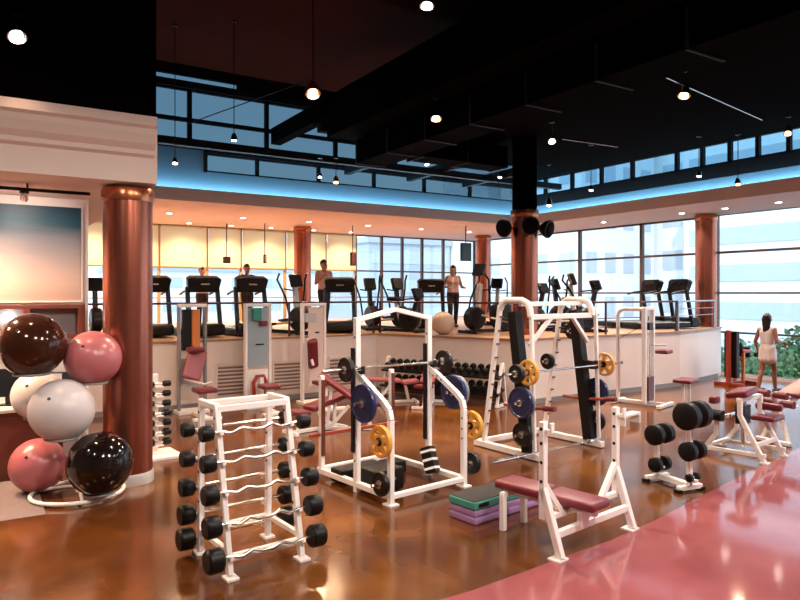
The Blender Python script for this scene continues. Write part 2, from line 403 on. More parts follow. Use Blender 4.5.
# railings on the platform edge
def railing(p, q, label, mt, mid=()):
    p, q = Vector(p), Vector(q); d = q-p; L = d.length; n = Vector((d.y,-d.x)).normalized()*-.06
    t = thing('railing', label, 'railing', (p.x+n.x,p.y+n.y,PZ), math.atan2(d.y,d.x), 'platform railings')
    MB().tube([(0,0,.70),(L,0,.70)],.022,10).build('top_rail',mt,t)
    for z in mid: MB().tube([(0,0,z),(L,0,z)],.010,8).build('mid_rail',mt,t)
    k = max(2, int(L/1.9)+1)
    for i in range(k):
        x = .05+(L-.1)*i/(k-1)
        MB().bar((x,0,0),(x,0,.70),.035).build('post',mt,t,smooth=False)
railing((1.3,12.78),(7.52,12.87),'dark rail along the left platform edge in front of the treadmills','rail')
railing(PB,PC_,'dark rail on the angled platform edge above the long dumbbell rack','rail')
railing(PC_,PE,'dark rail on the platform edge behind the plate loaded press frame','rail',(.35,))
railing(PE,PD,'steel rail on the platform end near the right windows','steelrail',(.35,.52))

M['ventback'] = mat('vent_backing', (.22,.15,.13), .8)
# louvred vents in the riser wall
def vent(px0, px1, py0, py1, label):
    yw = 12.80
    def xz(px, py):
        r = (px-400)/F; d = yw/(CY - r*SY); return (r*CY+SY)*d, zat(py, d)
    x0, zt = xz(px0, py0); x1, zb = xz(px1, py1); zb = max(zb,.14)
    yy = 12.72+.15*(((x0+x1)/2+2)/9.52)
    t = thing('vent_grille', label, 'vent', ((x0+x1)/2, yy-.03, zb), 0, 'louvred vents in the platform wall')
    w, h = x1-x0, zt-zb
    b = MB(); b.span((-w/2,0,0),(-w/2+.03,.025,h)).span((w/2-.03,0,0),(w/2,.025,h)).span((-w/2,0,0),(w/2,.025,.03)).span((-w/2,0,h-.03),(w/2,.025,h))
    b.build('vent_frame','platwall',t,smooth=False)
    MB().span((-w/2+.03,.018,.03),(w/2-.03,.026,h-.03)).build('backing','ventback',t,smooth=False)
    b = MB(); n = int(h/.07)
    for i in range(n):
        b.box((0,.008,.05+(h-.1)*i/(n-1)),(w-.06,.012,.034),(.5,0,0))
    b.build('slats','platwall',t,smooth=False)
vent(216,246,364,402,'louvred vent in the platform wall left of the blue paneled machine')
vent(273,304,361,398,'louvred vent in the platform wall right of the blue paneled machine')
vent(329,356,357,394,'louvred vent in the platform wall behind the squat rack barbell')
# vertical panel joints
for px in (182,377-60):
    pass
# dark structure under the clerestory: ducts, beams, pipes
def beam(name, lo, hi, label, cat, mt='blackceil', bevel=0):
    c = [(a+b_)/2 for a,b_ in zip(lo,hi)]
    t = MB().box((0,0,0),[abs(b_-a) for a,b_ in zip(lo,hi)]).build(name, mt, None, smooth=False, bevel=bevel)
    t.location = c; return tag(t,label,cat)
struct(beam('trim_4',(1.75,14.2,5.30),(14.7,14.36,5.46),None,None,'darkframe'))
struct(beam('trim_5',(6.3,13.2,5.75),(14.7,13.4,5.95),None,None,'darkframe'))
struct(beam('trim_6',(6.2,-3.9,5.95),(6.45,15.9,6.35),None,None,'blackceil'))
for i,x in enumerate((8.3,10.3,12.3)):
    struct(beam('trim_%d' % (7+i),(x,12.9,5.40),(x+.16,15.95,5.62),None,None,'darkframe'))
def duct(p, q, w, h, label):
    p, q = Vector(p), Vector(q); L = (q-p).length
    t = thing('air_duct', label, 'duct', p, math.atan2(q.y-p.y,q.x-p.x))
    MB().span((0,-w/2,0),(L,w/2,h)).build('casing','blackceil',t,smooth=False)
    k = int(L/1.5)+1
    for i in range(k+1):
        x = min(L-.02, L*i/k+.02)
        MB().span((x-.02,-w/2-.02,-.02),(x+.02,w/2+.02,h+.0)).build('flange','darkframe',t,smooth=False)
duct((7.2,2.0,5.0),(7.2,12.6,5.0),.7,.5,'black air duct under the dark ceiling left of centre')
duct((7.7,11.6,5.02),(10.0,11.6,5.02),.6,.46,'black air duct running across below the dark ceiling')
# thin diagonal cable before the tall upper panes
t = tag(MB().tube([(4.1,15.7,6.15),(5.9,13.2,6.75)],.012,6).build('ceiling_cable','darkframe'),'thin dark cable crossing in front of the upper left panes','cable')
# ================================================================== lamps, sky, outside
def lamp(kind, name, loc, energy, color, rot=None, **kw):
    l = bpy.data.lights.new(name, kind); l.energy = energy; l.color = color
    for k, v in kw.items(): setattr(l, k, v)
    o = bpy.data.objects.new(name, l); col.objects.link(o); o.location = loc
    if rot is not None: o.rotation_euler = rot
    return o
WARM = (1.0,.66,.40); NEUT = (1.0,.86,.74)
def aim(v): return Vector(v).to_track_quat('-Z','Y').to_euler()
def spotlight(px, py, d, label, power, target=None, size=1.0, ztop=None, warm=WARM, cone=100, bulb='bulb'):
    x, y = pt(px, d); z = zat(py, d)
    return spot_at(x, y, z, label, power, target, size, ztop, warm, cone, bulb)
def spot_at(x, y, z, label, power, target=None, size=1.0, ztop=None, warm=WARM, cone=100, bulb='bulb', group=None):
    if ztop is None: ztop = ZSLAB if (6.3 < x < 14 and y < 12.9) else ZC
    t = thing('spotlight', label, 'spotlight', (x,y,z), 0, group)
    tg = Vector(target) if target else Vector((x,y,0))
    dr = (tg-Vector((x,y,z))).normalized()
    s = size
    if ztop-z > .25: MB().cyl((0,0,.13*s),(0,0,ztop-z-.02),.009,8).build('stem','plastic',t)
    MB().lathe((0,0,ztop-z-.02),[(.05,.02),(.05,0)],'z',14).build('mount','plastic',t)
    sh = MB().lathe((0,0,0),[(.072*s,-.015*s),(.080*s,-.015*s),(.068*s,.07*s),(.035*s,.15*s),(.0,.16*s),(.0,.145*s),(.033*s,.135*s),(.060*s,.06*s)],'z',18,True).build('shade','chrome',t)
    bl = MB().ball((0,0,.008),.050*s,(1,1,.8),(0,0,0),14,10).build('bulb',bulb,t)
    q = (-dr).to_track_quat('Z','Y').to_euler()
    sh.rotation_euler = q; bl.rotation_euler = q
    l = lamp('SPOT','spot_beam',(x+dr.x*.10,y+dr.y*.10,z+dr.z*.10),power,warm,aim(dr),shadow_soft_size=.06,spot_size=R(cone),spot_blend=.7)
    return t
P0 = 520
spotlight(17,36,6.55,'white spotlight on an arm high on the black wall above the cornice',P0*.3,(0.5,4.5,0),1.1,4.95,WARM,110,'bulbwhite')
spotlight(427,5,7.2,'spotlight at the very top centre of the dark ceiling',P0*.9,(3.2,5.0,0),1.0,None,NEUT,110,'bulbwhite')
spotlight(313,93,10.3,'brightest glaring spotlight hung before the upper left panes',P0*1.0,(3.4,6.4,0),1.5,None,WARM,120)
spotlight(436,118,11.4,'warm spotlight hung centrally above the angled platform edge',P0*1.0,(5.6,7.6,0),1.25,None,WARM,120)
spotlight(684,95,10.0,'warm spotlight on a thin wire high at right of centre',P0*1.0,(6.8,5.6,0),1.15,None,NEUT,120)
spotlight(788,133,12.6,'small spotlight on the wire near the right edge',P0*.5,(10,6,0),.95,None,NEUT,120)
spotlight(552,141,13.0,'white spotlight right of the tall dark column casing',P0*.8,(7.6,7.2,0),1.0,None,NEUT,110,'bulbwhite')
spotlight(175,163,13.4,'small spotlight before the dark blue wall at left',P0*.5,(3.2,12.6,.8),.75,None,WARM,110,'bulbwhite')
spotlight(234,140,13.2,'small spotlight under the upper left panes',P0*.5,(4.2,12.7,.6),.9,None,WARM,110,'bulbwhite')
spotlight(320,177,15.3,'left one of two small spotlights close together above the soffit',P0*.4,(5.8,12.7,.6),.7,5.32,WARM,110,'bulbwhite')
spotlight(336,182,15.3,'right one of two small spotlights close together above the soffit',P0*.4,(6.4,12.7,.6),.95,5.32,WARM,110,'bulb')
spotlight(427,164,14.6,'small spotlight below the warm central spotlight',P0*.5,(8.2,11,1.0),.8,None,WARM,110,'bulbwhite')
spotlight(500,177,15.8,'small spotlight left of the tall dark column casing',P0*.5,(9.8,12,1.3),.8,None,WARM,110,'bulbwhite')
spotlight(591,190,15.0,'small spotlight hung low above the press frame behind the column',P0*2.2,(11.2,9.8,.7),.7,None,WARM,110,'bulbwhite')
spotlight(699,176,14.2,'small spotlight over the cable tower at right',P0*.5,(12,8.5,0),.75,None,NEUT,110,'bulbwhite')
spotlight(738,184,14.0,'warm small spotlight lowest at the right of the dark ceiling',P0*.5,(12.6,7,0),.85,None,WARM,110,'bulb')
spotlight(549,205,17.3,'round white spotlight glowing at the blue cove behind the column',P0*.3,(12.5,12.4,2),1.2,None,NEUT,110,'bulbwhite')
# unseen spotlights of the same fitting, added to brighten white surfaces facing the camera
for i,(x,y,tx,ty,pw) in enumerate(((1.6,1.2,1.8,5.0,1.3),(4.6,1.0,4.4,5.2,1.3),(8.0,1.0,7.0,5.0,1.0),(-1.5,3.5,-.2,7.2,.5),(10.5,2.5,9.5,6.0,.7),(-2.5,6.2,-2.0,9.6,.45))):
    spot_at(x,y,5.2,'unseen ceiling spotlight added above the near floor, %s of the row' % ORD[i],P0*pw,(tx,ty,.4),1.0,None,NEUT,100,'bulbwhite')
# wire tracks
t = tag(MB().tube([(*pt(660,9.8),zat(75,9.8)),(*pt(762,11.2),zat(120,11.2))],.008,6).build('wire_track','chrome'),'thin bright wire track carrying the spotlights at right','track')
t = tag(MB().tube([(*pt(562,13.0),zat(139,13.0)),(*pt(618,13.4),zat(147,13.4))],.008,6).build('wire_track','chrome'),'short thin wire track beside the white spotlight near the column','track')
t = thing('track_rail','black lighting track under the left bulkhead ceiling','track',(-3.0,8.6,3.37))
MB().span((0,-.018,-.018),(4.1,.018,.018)).build('rail_bar','plastic',t,smooth=False)
for x in (.5,2.2,3.45): MB().cyl((x,0,.018),(x,0,.07),.012,8).build('hanger','plastic',t)
spot_at(.42,8.6,3.27,'small track spotlight over the sky picture',34,(.3,9.7,2.75),.55,3.345,NEUT,130,'bulbwhite')
spot_at(-1.6,8.6,3.27,'unseen track spotlight added to light the left wall and sky picture',60,(-1.5,9.7,2.75),.55,3.345,NEUT,130,'bulbwhite')  # out-of-frame track head, added to wash the wall with light
# recessed downlights in the soffits (visible rims) with real beams
def downlight(x, y, z, power, label, color=WARM, cone=130):
    t = thing('downlight', label, 'downlight', (x,y,z), 0, 'recessed soffit downlights')
    MB().lathe((0,0,-.012),[(.075,0),(.10,0),(.10,.012),(.075,.012)],'z',20,True).build('trim_ring','silver',t)
    MB().lathe((0,0,-.006),[(.074,0),(.074,.005)],'z',20).build('diffuser','bulbwhite',t)
    lamp('SPOT','downlight_beam',(x,y,z-.05),power,color,(0,0,0),shadow_soft_size=.08,spot_size=R(cone),spot_blend=.8)
k = 0
for x in (2.2,4.2,6.2,8.2,10.2,12.2,14.2):
    downlight(x,18.0,ZS0,620,'recessed downlight in the back soffit, %s from the left' % ORD[k],(1,.58,.30)); k += 1
k = 0
for y in (16.6,13.4,10.8,9.6,8.3,6.0):
    downlight(15.6,y,ZS0,330,'recessed downlight in the right soffit, %s from the corner' % ORD[k],NEUT); k += 1
downlight(*pt(81,8.9),3.44,560,'recessed downlight above the ball rack under the left bulkhead',WARM,150)
downlight(-1.6,8.8,3.44,420,'recessed downlight under the left bulkhead over the desk',WARM,150)
downlight(-.6,8.8,3.44,620,'recessed downlight under the left bulkhead near the track',WARM,150)
downlight(.9,11.4,3.44,260,'recessed downlight under the left bulkhead behind the mural wall',WARM,150)
k = 0
for x in (1.6,2.7,3.9,5.3,6.6,7.9,9.4,10.8):  # extra soffit lamps added to brighten the blinds
    downlight(x,20.25,ZS0,330,'recessed wall washer added to brighten the cream blinds, %s from the left' % ORD[k],(1,.72,.42),140); k += 1
# blue cove strips lying on the soffit behind the lip
def strip(lo, hi, label, power, rot):
    c = [(a+b_)/2 for a,b_ in zip(lo,hi)]
    t = thing('cove_light', label, 'cove light', c)
    sz = [abs(b_-a) for a,b_ in zip(lo,hi)]
    MB().box((0,0,-.012),(sz[0],sz[1],.02)).build('light_channel','grey',t,smooth=False)
    l = lamp('AREA','cove_glow',(c[0],c[1],c[2]+.01),power,(.48,.83,1.0),rot,shape='RECTANGLE',size=sz[0],size_y=sz[1])
    return t
strip((1.9,YC-.14,ZS1+.06),(XC-.2,YC-.08,ZS1+.06),'blue cove light strip on the back soffit ledge',150,(R(188),0,0))
strip((XC-.14,-2,ZS1+.06),(XC-.08,YC-.3,ZS1+.06),'blue cove light strip on the right soffit ledge',180,(PI,R(8),0))
# sky and sun
w = bpy.data.worlds.new('sky'); bpy.context.scene.world = w; w.use_nodes = True
nt = w.node_tree; bg = nt.nodes['Background']
tc = nt.nodes.new('ShaderNodeTexCoord'); sp = nt.nodes.new('ShaderNodeSeparateXYZ'); rr = nt.nodes.new('ShaderNodeValToRGB')
rr.color_ramp.elements[0].position = .0; rr.color_ramp.elements[0].color = (.86,.95,1,1)
rr.color_ramp.elements[1].position = .55; rr.color_ramp.elements[1].color = (.42,.66,.88,1)
nt.links.new(tc.outputs['Generated'], sp.inputs[0]); nt.links.new(sp.outputs['Z'], rr.inputs[0]); nt.links.new(rr.outputs[0], bg.inputs[0])
bg.inputs[1].default_value = 2.3
lamp('SUN','sun',(0,0,30),2.6,(1,.97,.93),aim((.55,.45,-.70)),angle=R(1.0))
# ---------------------------------------------------------------- buildings and trees outside
struct(MB().span((-40,-60,-8.2),(120,130,-8)).build('floor_street','ground',smooth=False))
def building(name, lo, hi, label, floors, cols, face, wall='bldwhite', rz=0, bandw=.45, colmode=True):
    (x0,y0,z0),(x1,y1,z1) = lo,hi
    t = thing(name, label, 'building', ((x0+x1)/2,(y0+y1)/2,z0), rz)
    hx, hy, h = (x1-x0)/2,(y1-y0)/2,z1-z0
    MB().span((-hx,-hy,0),(hx,hy,h)).build('block',wall,t,smooth=False)
    MB().span((-hx-.2,-hy-.2,h),(hx+.2,hy+.2,h+.6)).build('roof','bldgrey',t,smooth=False)
    fh = h/floors
    n = 0
    for f in range(floors):
        za = f*fh+fh*.30; zb = za+fh*bandw
        if face in ('y','xy'):
            if cols <= 1: MB().span((-hx+.4,-hy-.06,za),(hx-.4,-hy+.1,zb)).build('window_band','bldglass',t,smooth=False)
            else:
                for c in range(cols):
                    w_ = 2*hx/cols; xa = -hx+w_*c+w_*.22
                    MB().span((xa,-hy-.06,za),(xa+w_*.56,-hy+.1,zb)).build('window','bldglass',t,smooth=False)
        if face in ('x','xy'):
            if cols <= 1: MB().span((-hx-.06,-hy+.4,za),(-hx+.1,hy-.4,zb)).build('window_band','bldglass',t,smooth=False)
            else:
                for c in range(cols):
                    w_ = 2*hy/cols; ya = -hy+w_*c+w_*.22
                    MB().span((-hx-.06,ya,za),(-hx+.1,ya+w_*.56,zb)).build('window','bldglass',t,smooth=False)
    return t
def outpos(px, d): return pt(px, d)
x,y = outpos(592,62); building('office_tower',(x-8,y-6,-8),(x+1,y+6,46),'white office tower with grey window columns outside the far right windows',15,4,'xy')
x,y = outpos(674,57); building('apartment_tower',(x-.2,y-5,-8),(x+5,y+5,40),'pale tower seen just left of the right copper column',13,3,'xy')
x,y = outpos(770,47); building('long_block',(x-4,y-16,-8),(x+10,y+4,15),'long pale building with grey horizontal bands outside the right windows',9,1,'xy')
x,y = outpos(505,75); building('narrow_block',(x-5,y-5,-8),(x+5,y+5,26),'narrow white block seen between the corner column and the big column',11,2,'y')
x,y = outpos(420,80); building('low_block',(x-10.5,y-6,-8),(x+0,y+6,7.5),'low grey white block outside the back windows',5,1,'y','bldgrey')
x,y = outpos(250,80); building('distant_block',(x-16,y-6,-8),(x+6,y+6,4.5),'distant pale block under the half lowered blinds',5,6,'y')
def tree(x, y, h, r, label):
    t = thing('tree', label, 'tree', (x,y,-8))
    MB().tube([(0,0,0),(.1,.05,(h)*.5),(0,0,h*.85)],[.28,.2,.08],8).build('trunk','bark',t)
    b = MB(); rng = random.Random(int(x*31+y*17))
    for i in range(2600):
        u, v = rng.uniform(0,2*PI), rng.uniform(-1,1); q = r*rng.uniform(.55,1.0)*(1+.18*math.sin(3*u+4*v))
        s = math.sqrt(1-v*v); c = Vector((q*s*math.cos(u), q*s*math.sin(u), h-r+q*v*.9))
        sz = rng.uniform(.07,.16)
        e = Euler((rng.uniform(0,6),rng.uniform(0,6),rng.uniform(0,6))).to_matrix()
        vs = [b.bm.verts.new(c+e@Vector(p)*sz) for p in ((-1,-.5,0),(0,-.7,.15),(1,0,0),(0,.7,.15),(-1,.5,0))]
        b.bm.faces.new(vs)
    b.build('foliage','leaf',t,smooth=False)
tspots = [(729,26,7.5,1.7),(762,31,7.6,1.8),(744,37,7.6,2.0),(786,25,7.8,1.5),(824,26.5,9.0,1.7)]
for i,(px,d,h,r) in enumerate(tspots):
    x,y = pt(px,d); tree(x,y,h,r,'leafy green tree outside the right windows, %s of the row from the left' % ORD[sorted([s[0] for s in tspots]).index(px)])
# ================================================================== helpers for weights
def plate_mesh(r, th, mt, name, spoked=False, hub=.03):
    b = MB()
    if spoked:
        b.lathe((0,0,0),[(r*.80,-th/2),(r*.97,-th/2),(r,-th*.3),(r,th*.3),(r*.97,th/2),(r*.80,th/2)],'x',36,True)
        b.lathe((0,0,0),[(.026,-th/2),(r*.42,-th/2),(r*.42,th/2),(.026,th/2)],'x',28,True)
        for k in range(5):
            a = 2*PI*k/5+.3; c, s = math.cos(a), math.sin(a)
            b.bar((0,c*r*.36,s*r*.36),(0,c*r*.84,s*r*.84),th*.75,r*.34)
    else:
        b.lathe((0,0,0),[(.026,-th/2),(r*.30,-th/2),(r*.34,-th*.34),(r*.84,-th*.34),(r*.88,-th/2),(r*.97,-th/2),(r,-th*.35),(r,th*.35),(r*.97,th/2),(r*.88,th/2),(r*.84,th*.34),(r*.34,th*.34),(r*.30,th/2),(.026,th/2)],'x',40,True)
    return b.build(name, mt)
def plate(loc, rz, r, th, mt, label, group=None, spoked=False):
    o = plate_mesh(r, th, mt, 'weight_plate', spoked); o.location = loc; o.rotation_euler = (0,0,rz)
    b = MB().lathe((0,0,0),[(.026,-th/2-.006),(.045,-th/2-.006),(.045,th/2+.006),(.026,th/2+.006)],'x',20,True); b.build('hub_ring','chrome' if mt != 'yellow' else 'iron',o)
    return tag(o, label, 'weight plate', group)
def W(t, p):                               # local point of a placed thing -> world
    a = t.rotation_euler.z; c, s = math.cos(a), math.sin(a)
    return (t.location.x+p[0]*c-p[1]*s, t.location.y+p[0]*s+p[1]*c, t.location.z+p[2])
def fixed_bar(t0, p, L, hr, hl, ez, label, group):
    """bar along local x of t0, centre p; L between the inner faces of the heads"""
    w = W(t0, p); t = thing('curl_barbell' if ez else 'fixed_barbell', label, 'barbell', w, t0.rotation_euler.z, group)
    if ez:
        pts = [(-L/2,0,0),(-.30,0,0),(-.22,0,-.02),(-.13,0,.018),(-.05,0,-.010),(.05,0,-.010),(.13,0,.018),(.22,0,-.02),(.30,0,0),(L/2,0,0)]
    else: pts = [(-L/2,0,0),(0,0,0),(L/2,0,0)]
    MB().tube(pts,.0145,10).build('bar','chrome',t)
    for s in (-1,1):
        b = MB(); x0, x1 = s*(L/2-.01), s*(L/2+hl)
        lo, hi = min(x0,x1), max(x0,x1)
        b.lathe((0,0,0),[(0,lo),(hr*.86,lo),(hr,lo+.016),(hr,hi-.016),(hr*.86,hi),(0,hi)],'x',12)
        b.build('weight_head','black',t)
    return t
def dumbbell(loc, rz, hr, hl, grip, label, group=None, pitch=0):
    t = thing('dumbbell', label, 'dumbbell', loc, rz, group); t.rotation_euler = (0,pitch,rz)
    MB().cyl((-grip/2-.01,0,0),(grip/2+.01,0,0),.016,10).build('handle','chrome',t)
    for s in (-1,1):
        a, b_ = sorted((s*grip/2, s*(grip/2+hl)))
        MB().lathe((0,0,0),[(0,a),(hr*.8,a),(hr,a+hl*.15),(hr,b_-hl*.15),(hr*.82,b_),(hr*.3,b_),(0,b_-.006)],'x',20).build('weight_head','black',t)
    return t

# ================================================================== barbell rack (front left)
rk = thing('barbell_rack','white A frame rack holding fixed barbells and curl bars, nearest at left','rack',(*fl(230,579),0),R(5))
WD = .62; RD = .62
for x in (0,WD):
    fu = MB().bar((x,0,.03),(x,.27,1.29),.045,.055).build('front_upright','white',rk,bevel=.005)
    ru = MB().bar((x,RD,.03),(x,RD-.03,1.29),.045,.055).build('rear_upright','white',rk,bevel=.005)
    MB().bar((x,.25,1.285),(x,RD-.01,1.285),.05,.05).build('top_side_rail','white',rk,bevel=.005)
    MB().bar((x,.03,.20),(x,RD-.01,.20),.04,.04).build('side_brace','white',rk,bevel=.004)
    for y,up_ in ((-.01,fu),(RD+.01,ru)): MB().box((x,y,.012),(.10,.12,.022)).build('foot_plate','white',up_,smooth=False,bevel=.003)
    for z in (.45,.7,.95,1.2):
        MB().cyl((x-.026,RD-.02,z),(x+.026,RD-.02,z),.012,10).build('bolt','iron',ru); MB().cyl((x-.026,.01+.21*z,z),(x+.026,.01+.21*z,z),.012,10).build('bolt','iron',fu)
MB().bar((0,.26,1.27),(WD,.26,1.27),.05,.05).build('front_top_bar','white',rk,bevel=.005)
MB().bar((0,RD-.03,1.27),(WD,RD-.03,1.27),.05,.05).build('rear_top_bar','white',rk,bevel=.005)
MB().bar((0,.05,.14),(WD,.05,.14),.045,.06).build('front_bottom_bar','white',rk,bevel=.005)
MB().bar((0,RD,.20),(WD,RD,.20),.045,.05).build('rear_bottom_bar','white',rk,bevel=.005)
tiers = ['top','second','middle','fourth','lowest']
zf = [1.10,.875,.645,.415,.175]; zr = [1.045,.80,.56,.33,.125]
for k in range(5):
    hr = .064+.0075*k; hl = .085+.008*k
    yf = .02+.215*zf[k]-.075
    for x in (0,WD): MB().prism([(x-.014,yf-.03,zf[k]-.02),(x-.014,yf+.05,zf[k]-.05),(x-.014,yf+.05,zf[k]-.015),(x-.014,yf+.018,zf[k]-.0165),(x-.014,yf-.018,zf[k]-.0165),(x-.014,yf-.03,zf[k]+.012)],(.028,0,0)).build('front_hook','white',rk,smooth=False)
    fixed_bar(rk,(WD/2,yf,zf[k]),WD+.16,hr,hl,True,'zigzag curl bar with black heads on the %s front tier of the white rack' % tiers[k],'curl bars on the rack front')
    yr = RD+.075
    for x in (0,WD): MB().span((x-.014,RD,zr[k]-.045),(x+.014,yr+.03,zr[k]-.0165)).build('rear_hook','white',rk,smooth=False)
    fixed_bar(rk,(WD/2+.065,yr,zr[k]),WD+.22,hr,hl,False,'straight black headed barbell on the %s rear tier of the white rack' % tiers[k],'straight barbells on the rack back')

# ================================================================== half rack (centre)
hk = thing('squat_rack','white squat rack with peaked top bar and plate arms, centre of the floor','squat rack',(*fl(357,492),0),R(7))
# local: left upright at origin, right upright at x=1.13; front legs at y<0
LW = 1.06; HZ = 1.93
fy = -.60
for x in (0,LW):
    up_ = MB().bar((x,0,0),(x,0,HZ),.062,.062).build('upright','white',hk,bevel=.006)
    for z in [.35+.17*i for i in range(9)]: MB().cyl((x-.033,0,z),(x+.033,0,z),.013,10).build('peg_hole','iron',up_)
    s = MB(); pts = [(x,-.02,1.31),(x,fy+.12,1.05),(x,fy+.03,.98),(x,fy,.88),(x,fy,.02)]
    for p,q in zip(pts,pts[1:]):
        s.bar(p,q,.058,.058)
    sl_ = s.build('spotter_leg','white',hk,bevel=.005)
    for z in (.55,.66,.78): MB().cyl((x-.031,fy,z),(x+.031,fy,z),.012,10).build('bolt','iron',sl_)
    for f in (.35,.5):
        y_ = -.02+f*(fy+.14); z_ = 1.31-f*.26; MB().cyl((x-.031,y_,z_),(x+.031,y_,z_),.012,10).build('bolt','iron',sl_)
    MB().box((x,fy-.0,.010),(.12,.14,.02)).build('foot_plate','white',sl_,smooth=False,bevel=.003)
    MB().bar((x,fy,.09),(x,.78,.09),.07,.06).build('base_rail','white',hk,bevel=.005)
    MB().bar((x,.72,.06),(x,.72,1.22),.055,.055).build('rear_upright','white',hk,bevel=.005)
    MB().box((x-.001,.685,.72),(.045,.02,.9)).build('notched_strip','brownwood',hk,smooth=False)
    MB().box((x-.048,.01,1.02),(.028,.05,1.15)).build('bar_guide','plastic',hk,smooth=False,bevel=.004)
    # bar hooks
    MB().span((x-.02,-.11,1.315),(x+.02,-.03,1.345)).span((x-.02,-.125,1.315),(x+.02,-.105,1.40)).build('bar_hook','iron',hk,smooth=False)
MB().bar((0,0,HZ-.03),(LW/2,0,HZ+.08),.06,.05).bar((LW/2,0,HZ+.08),(LW,0,HZ-.03),.06,.05).build('peaked_top_bar','white',hk,bevel=.005)
MB().bar((0,fy,.09),(LW,fy,.09),.06,.05).build('front_cross_bar','white',hk,bevel=.005)
MB().bar((0,.78,.09),(LW,.78,.09),.07,.06).build('rear_cross_bar','white',hk,bevel=.005)
MB().bar((-.16,.72,.52),(LW+.1,.72,.52),.04,.04).build('red_cross_tube','redmetal',hk,bevel=.004)
pegs = {}
for x, s in ((0,-1),(LW,1)):
    for nm,(y,z) in {'arm':(fy+.30,1.03),'mid':(fy,.68),'low':(fy,.245)}.items():
        y_ = y
        MB().cyl((x+s*.02,y_,z),(x+s*.25,y_,z),.022,14).build('plate_peg','chrome',hk); pegs[(s,nm)] = (x+s*.13,y_,z)
a = R(7)
plate(W(hk,pegs[(-1,'arm')]),a,.205,.055,'blue','large navy plate on the left arm peg of the centre squat rack',None)
plate(W(hk,pegs[(-1,'mid')]),a,.168,.05,'yellow','yellow plate on the left leg of the centre squat rack',None,True)
plate(W(hk,pegs[(-1,'low')]),a,.125,.05,'iron','small black plate lowest on the left leg of the centre squat rack',None)
plate(W(hk,pegs[(1,'arm')]),a,.205,.055,'blue','navy plate behind the right sloping arm of the centre squat rack',None)
plate(W(hk,(pegs[(1,'arm')][0]+.06,pegs[(1,'arm')][1],pegs[(1,'arm')][2])),a,.19,.04,'grey','grey plate stacked outside the navy plate on the right sloping arm',None)
plate(W(hk,pegs[(1,'mid')]),a,.168,.05,'yellow','yellow plate on the right leg of the centre squat rack',None,True)
plate(W(hk,pegs[(1,'low')]),a,.125,.05,'iron','small black plate lowest on the right leg of the centre squat rack',None)
def olympic(t0, p, L, rz, label, sleeve=.38):
    w = W(t0,p) if t0 else p; t = thing('barbell',label,'barbell',w,rz)
    MB().cyl((-L/2+sleeve,0,0),(L/2-sleeve,0,0),.0145,12).build('shaft','chrome',t)
    for s in (-1,1):
        MB().lathe((0,0,0),sorted([(0,s*(L/2)),(.025,s*L/2),(.025,s*(L/2-sleeve)),(.036,s*(L/2-sleeve)),(.036,s*(L/2-sleeve-.03)),(0,s*(L/2-sleeve-.03))],key=lambda q:q[1]) if s>0 else [(0,-L/2),(.025,-L/2),(.025,-L/2+sleeve),(.036,-L/2+sleeve),(.036,-L/2+sleeve+.03),(0,-L/2+sleeve+.03)],'x',16).build('sleeve','chrome',t)
    return t
bb = olympic(hk,(LW/2-.02,-.066,1.372),2.0,a,'long steel barbell resting on the hooks of the centre squat rack',.40)
plate(W(hk,(-.19,-.066,1.372)),a,.135,.05,'iron','black plate on the left end of the squat rack barbell',None)
plate(W(hk,(LW+.19,-.066,1.372)),a,.135,.05,'iron','black plate on the right end of the squat rack barbell',None)
# tilted foot block and rubber blocks on the base
fb = thing('foot_block','tilted black foot block with white stripes inside the squat rack base','foot block',W(hk,(LW-.11,-.15,.235)),a+R(25))
b = MB().box((0,0,0),(.16,.13,.30),(R(-20),R(12),0)); b.build('block','black',fb,bevel=.006)
b = MB()
for z in (-.10,0,.10): b.box((0,0,z),(.164,.134,.028),(0,0,0))
b.bm.transform(Euler((R(-20),R(12),0)).to_matrix().to_4x4()); b.build('white_stripes','white',fb,smooth=False)
for i,(x,y,sx,sy,sz,zz,lb) in enumerate(((.27,-.10,.40,.30,.24,.0,'black rubber riser block inside the squat rack base at left'),(.30,.40,.62,.24,.16,0,'flat black rubber riser block at the rear of the squat rack'),(.80,.38,.26,.24,.14,0,'short black rubber block beside the flat riser at the squat rack rear'))):
    w = W(hk,(x,y,zz)); t = thing('riser_block',lb,'riser block',w,a)
    MB().pad((0,0,sz/2+.012),(sx,sy,sz),(0,0,0),.02).build('block','black',t)
    for u in (-1,1):
        for v in (-1,1): MB().lathe((u*(sx/2-.05),v*(sy/2-.05),0),[(.02,0),(.02,.014)],'z',10).build('rubber_foot','grey',t)
    MB().box((0,-sy/2-.002,sz*.6),(sx*.4,.008,.03)).build('hand_grip','grey',t,smooth=False)

